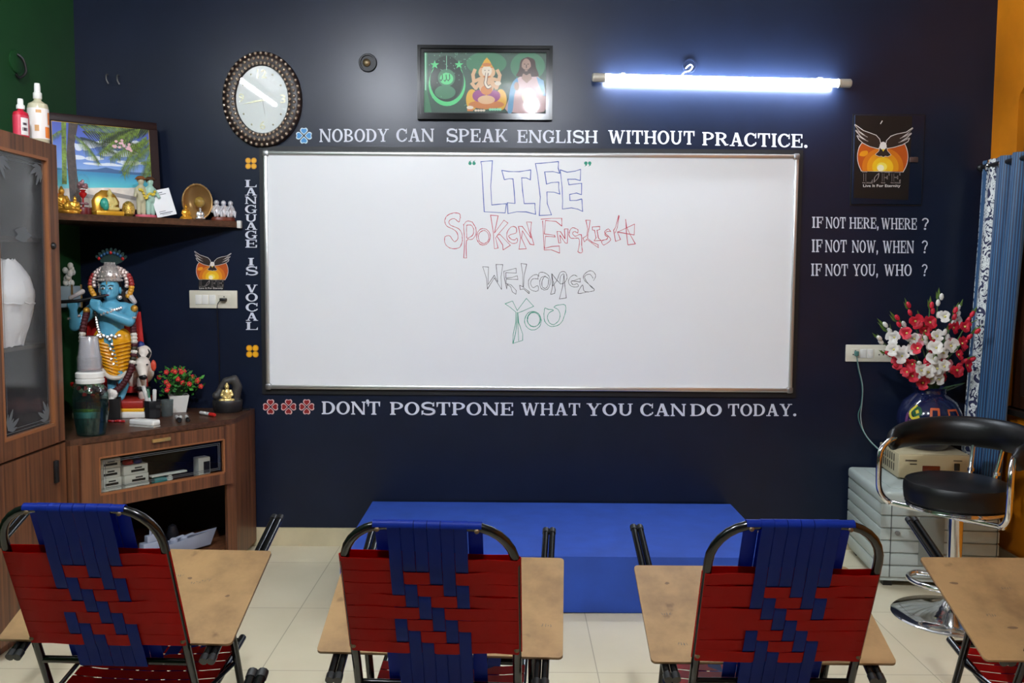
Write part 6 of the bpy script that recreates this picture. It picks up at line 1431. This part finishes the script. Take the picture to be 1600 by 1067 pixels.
# ------------------------------------------------------------------ webbed folding chairs
WBL = mat('blue_webbing', (22, 50, 150), .4, trans=.62, spec=.2); WRD = mat('red_webbing', (188, 12, 9), .4, trans=.62, spec=.2)
TB = math.tan(math.radians(21.8)); TR = .0105
def bk(u, z, off=0):                                    # point of the back plane; off > 0 is towards the seat
    n = Vector((0, math.cos(math.radians(21.8)), math.sin(math.radians(21.8))))
    return Vector((u, (BZ - z) * TB, z)) + n * off
RIV = mat('rivet_brass', (110, 92, 70), .35, .8)
BZ = .87; HW = .19
def make_chair(label, rz0=.795, rz1=.54):
    c = thing('folding_chair', (0, 0, 0), label, 'chair', 'red and blue webbed folding chairs')
    # back frame: inverted U running down to the floor at the front
    P = [bk(-HW, .0 + TR), bk(-HW, .3), bk(-HW, BZ - .1)] + [bk(-HW + .095 - .095 * math.cos(a), BZ - .095 + .095 * math.sin(a)) for a in [PI / 2 * k / 7 for k in range(8)]] + [bk(HW - .095 + .095 * math.sin(a), BZ - .095 + .095 * math.cos(a)) for a in [PI / 2 * k / 7 for k in range(8)]] + [bk(HW, BZ - .1), bk(HW, .3), bk(HW, TR)]
    MB().tube(P, TR, 12).build('back_frame', BLK, c)
    ax = .245
    for s_ in (-1, 1):                                  # armrest: two tubes side by side, rising to the front
        m = MB()
        for k in (-1, 1):
            a0, a1 = Vector((s_ * ax + k * .0095, .15, .454)), Vector((s_ * (ax + .012) + k * .0095, .70, .662)); m.tube([a0, a1], .0092, 10)
        ar = m.build('armrest', BLK, c)
        for k in (-1, 1):
            a0, a1 = Vector((s_ * ax + k * .0095, .15, .454)), Vector((s_ * (ax + .012) + k * .0095, .70, .662)); d = (a1 - a0).normalized()
            MB().tube([a0 - d * .008, a0 + d * .012], .0108, 10).build('end_plug', BLKP, ar); MB().tube([a1 - d * .012, a1 + d * .006], .0104, 10).build('end_plug', BLKP, ar)
        MB().tube([Vector((s_ * (ax - .028), .36, .528)), Vector((s_ * (ax - .026), .54, .03)), Vector((s_ * (ax - .026), .555, TR))], TR, 10).build('front_post', BLK, c)
        MB().tube([Vector((s_ * (HW + .002), .16, .27)), Vector((s_ * (HW + .002), .56, .34))], TR, 10).build('seat_rail', BLK, c)
        MB().tube([Vector((s_ * HW, .28, .0 + TR)), Vector((s_ * HW, .60, TR))], TR, 10).build('floor_rail', BLK, c)
        MB().lathe([(.006, 0), (.006, .0015), (.003, .003), (.0001, .003)], n=12, M=Matrix.Translation(bk(s_ * HW, rz1 + .014, -TR - .001)) @ Matrix.Rotation(PI / 2 - .38, 4, 'X')).build('rivet', RIV, c)
        MB().lathe([(.0055, 0), (.0055, .0015), (.003, .003), (.0001, .003)], n=12, M=Matrix.Translation(bk(s_ * .108, BZ - .003, -TR - .0015)) @ Matrix.Rotation(PI / 2 - .38, 4, 'X')).build('rivet', RIV, c)
        MB().tube([Vector((s_ * HW, .205, .32)), Vector((s_ * (ax - .028), .41, .327))], .006, 8).build('link_bar', BLK, c)
    MB().tube([bk(-HW, .435), bk(HW, .435)], TR * .9, 10).build('cross_bar', BLK, c)
    MB().tube([Vector((-HW - .002, .54, .335)), Vector((HW + .002, .54, .335))], TR, 10).build('seat_bar', BLK, c)
    sl = math.radians(21.8); dn = Vector((0, math.sin(sl), -math.cos(sl))); nr = Vector((0, math.cos(sl), math.sin(sl))); X = Vector((1, 0, 0))
    NR = 8; rowz = [rz0 - (rz0 - rz1) * (r + .5) / NR for r in range(NR)]; rh = (rz0 - rz1) / NR / math.cos(sl)
    cols = [-.0725 + .029 * k for k in range(6)]
    over = lambda c_, r: (c_ - r) % 4 in (0, 1) and r > 0
    # rear sheet: blue verticals over the top bar, woven with red horizontals
    for k, u in enumerate(cols):
        wr = [math.radians(a) for a in range(0, 181, 20)]; upv = -dn
        pts = [bk(u, BZ) + nr * ((TR + .0016) * math.cos(a)) + upv * ((TR + .0016) * math.sin(a)) for a in wr] + [bk(u, max(rz0 + .012, BZ - .07), -TR - .001)]
        for r, z in enumerate(rowz):
            o = -TR - (.0002 if over(k, r) else .0046)
            dz = (rz0 - rz1) / NR * .32
            pts += [bk(u, z + dz, o), bk(u, z - dz, o)]
        pts += [bk(u, rz1 - .01, -TR - .0015), bk(u, .46, -TR - .0015), bk(u, .435 - .006, -TR - .001)]
        nn = [nr * math.cos(a) + upv * math.sin(a) for a in wr] + [nr * -1] * (len(pts) - len(wr))
        MB().ribbon(pts, X, .0278, nn, .0011).build('vertical_strap', WBL, c, angle=60)
    for r, z in enumerate(rowz):
        tl_ = rr.uniform(-.003, .003)
        pts = [bk(-HW - .004, z, TR + .001), bk(-HW - TR - .0012, z, 0), bk(-HW - .003, z, -TR - .0012), bk(-HW + .05, z + tl_, -TR - .001)]
        for k, u in enumerate(cols):
            o = -TR - (.0046 if over(k, r) else .0004)
            for dx in (-.009, .009): pts.append(bk(u + dx, z + tl_ * .5, o))
        pts += [bk(HW - .05, z - tl_, -TR - .001), bk(HW + .003, z, -TR - .0012), bk(HW + TR + .0012, z, 0), bk(HW + .004, z, TR + .001)]
        nn = [nr, Vector((-1, 0, 0)), -nr] + [-nr] * (len(pts) - 6) + [-nr, Vector((1, 0, 0)), nr]
        MB().ribbon(pts, dn, rh * rr.uniform(.93, .985), nn, .0011).build('horizontal_strap', WRD, c, angle=60)
    # front sheet
    for k in range(7):
        u = -.102 + .034 * k
        wr = [math.radians(a) for a in range(170, 9, -20)]
        if 1 < k < 5: wr = wr[-3:]
        MB().ribbon([bk(u, BZ) + nr * ((TR + .0006) * math.cos(a)) - dn * ((TR + .0006) * math.sin(a)) for a in wr] + [bk(u, BZ - .02, TR + .003), bk(u, .6, TR + .003), bk(u, .435, TR + .003)], X, .0325, [nr * math.cos(a) - dn * math.sin(a) for a in wr] + [nr] * 3, .0011).build('vertical_strap', WBL, c, angle=60)
    for r, z in enumerate(rowz):
        MB().ribbon([bk(-HW - .003, z + .004, TR + .0008), bk(-.13, z + .004, TR + .0012), bk(.13, z - .002, TR + .0012), bk(HW + .003, z, TR + .0008)], dn, rh * .9, nr, .0011).build('horizontal_strap', WRD, c, angle=60)
    # seat
    for k in range(6):
        u = -.11 + .044 * k; MB().ribbon([Vector((u, .15, .285)), Vector((u, .35, .305 + .003 * (k % 2))), Vector((u, .545, .348))], X, .036, Vector((0, -.17, 1)), .0012).build('seat_strap', WBL, c)
    for r in range(8):
        y = .185 + .042 * r; z = .29 + (y - .15) * .14; MB().ribbon([Vector((-HW - .006, y, z + .006)), Vector((-HW + .05, y, z)), Vector((0, y, z - .004)), Vector((HW - .05, y, z)), Vector((HW + .006, y, z + .006))], Vector((0, 1, .16)), .036, Vector((0, -.16, 1)), .0012).build('seat_strap', WRD, c)
    return c
def place(o, x, d, rz): o.location = (x, d + CAM.y, 0); o.rotation_euler = (0, 0, math.radians(rz))
for x, d, rz, r0, r1, lab in ((-.18, 1.90, -3, .795, .54, 'red and blue webbed folding chair before the middle of the blue platform'), (-1.0, 2.02, -2, .761, .496, 'red and blue webbed folding chair beside the corner cabinet'),
                              (.633, 1.927, 0, .751, .508, 'red and blue webbed folding chair in front of the platform end and grey chest')):
    place(make_chair(lab, r0, r1), x, d, rz)
src = [o for o in COL.objects if o.name == 'folding_chair'][0]
for x, d, rz, lab in ((1.49, 2.03, -1, 'webbed folding chair before the bar stool, mostly hidden by its writing board'), (-1.79, 2.10, 0, 'webbed folding chair by the tall cabinet, only its dark armrest tip showing'), (-.73, .93, 0, 'webbed folding chair of the row behind, only its armrest tips showing low')):
    c = copy_tree(src); place(c, x, d, rz); c['label'] = lab
# loose hardboard writing boards lying on the armrests
HB = bpy.data.materials.new('hardboard'); HB.use_nodes = True; nt = HB.node_tree; b = nt.nodes['Principled BSDF']; b.inputs['Roughness'].default_value = .5
tc = nt.nodes.new('ShaderNodeTexCoord'); oi = nt.nodes.new('ShaderNodeObjectInfo'); ad = nt.nodes.new('ShaderNodeVectorMath'); ad.operation = 'ADD'
n1 = nt.nodes.new('ShaderNodeTexNoise'); n1.inputs['Scale'].default_value = 7; n1.inputs['Detail'].default_value = 7; n1.inputs['Roughness'].default_value = .65
r1 = nt.nodes.new('ShaderNodeValToRGB'); e = r1.color_ramp.elements; e[0].position = .28; e[0].color = lin((106, 80, 50)); e[1].position = .6; e[1].color = lin((140, 110, 71))
n2 = nt.nodes.new('ShaderNodeTexNoise'); n2.inputs['Scale'].default_value = 16; n2.inputs['Detail'].default_value = 3
r2 = nt.nodes.new('ShaderNodeValToRGB'); e = r2.color_ramp.elements; e[0].position = .25; e[0].color = (.42, .36, .3, 1); e[1].position = .33; e[1].color = (1, 1, 1, 1)
mx = nt.nodes.new('ShaderNodeMix'); mx.data_type = 'RGBA'; mx.blend_type = 'MULTIPLY'; mx.inputs['Factor'].default_value = .7
nt.links.new(tc.outputs['Object'], ad.inputs[0]); nt.links.new(oi.outputs['Location'], ad.inputs[1])
for n in (n1, n2): nt.links.new(ad.outputs[0], n.inputs['Vector'])
nt.links.new(n1.outputs['Fac'], r1.inputs[0]); nt.links.new(n2.outputs['Fac'], r2.inputs[0]); nt.links.new(r1.outputs[0], mx.inputs['A']); nt.links.new(r2.outputs[0], mx.inputs['B']); nt.links.new(mx.outputs['Result'], b.inputs['Base Color'])
HE = mat('hardboard_edge', (84, 60, 40), .6)
def wboard(x, d0, w0, w1, depth, rz, lab, dtop, marks=8, stain=0):
    al = math.atan((.662 - .454) / .55); t = thing('writing_board', (x, d0 + CAM.y, .454 + .0115 + (d0 - dtop - .15) * math.tan(al)), lab, 'board', 'hardboard writing boards', rot=(al, 0, math.radians(rz)))
    rc = .012; pts = []
    for cx, cy, a0 in ((-w0 / 2 + rc, rc, 180), (w0 / 2 - rc, rc, 270), (w1 / 2 - rc, depth - rc, 0), (-w1 / 2 + rc, depth - rc, 90)):
        pts += [(cx + rc * math.cos(math.radians(a0 + 90 * k / 5)), cy + rc * math.sin(math.radians(a0 + 90 * k / 5))) for k in range(6)]
    MB().prism(pts, 0, .006).build('panel', HB, t, smooth=False)
    MB().prism([(x_ * 1.001, y_ * 1.001) for x_, y_ in pts], -.001, .001).build('underside', HE, t, smooth=False)
    rn = random.Random(int(x * 1000)); mb = MB(); it = []
    for k in range(marks):
        cx, cy = rn.uniform(-w0 / 2 + .04, w0 / 2 - .04), rn.uniform(.03, depth - .03)
        if k % 2: it.append((sm2([(cx + rn.uniform(.5, 1) * (.008 + .01 * stain) * math.cos(a), cy + rn.uniform(.5, 1) * .006 * math.sin(a)) for a in [2 * PI * q / 7 for q in range(7)]], 3, True), 1))
        else:
            for q in range(4): it += [(s_, 0) for s_ in stroke2([(cx + q * .007 + rn.uniform(-.002, .002), cy + rn.uniform(-.006, .006)) for _ in range(4)], .0012)]
    art(mb, lambda a, b: Vector((a, b, .006)), (0, 0, 1), it, base=.0003, step=.00001)
    mb.build('pencil_marks', [mat('pencil_grey', (84, 76, 70), .7), mat('board_stain', (92, 68, 44), .6)], t, smooth=False)
    return t
wboard(-.172, 2.11, .6, .61, .375, -2.6, 'tan writing board on the armrests of the middle webbed chair', 1.90)
wboard(-1.0, 2.20, .6, .6, .37, -2, 'tan writing board on the chair beside the corner cabinet', 2.02)
wboard(.64, 2.105, .594, .594, .36, 0, 'tan writing board on the chair in front of the grey chest', 1.927)
wboard(1.482, 2.165, .6, .6, .40, 0, 'stained tan writing board overlapping the bar stool base', 2.03, 8, 1)
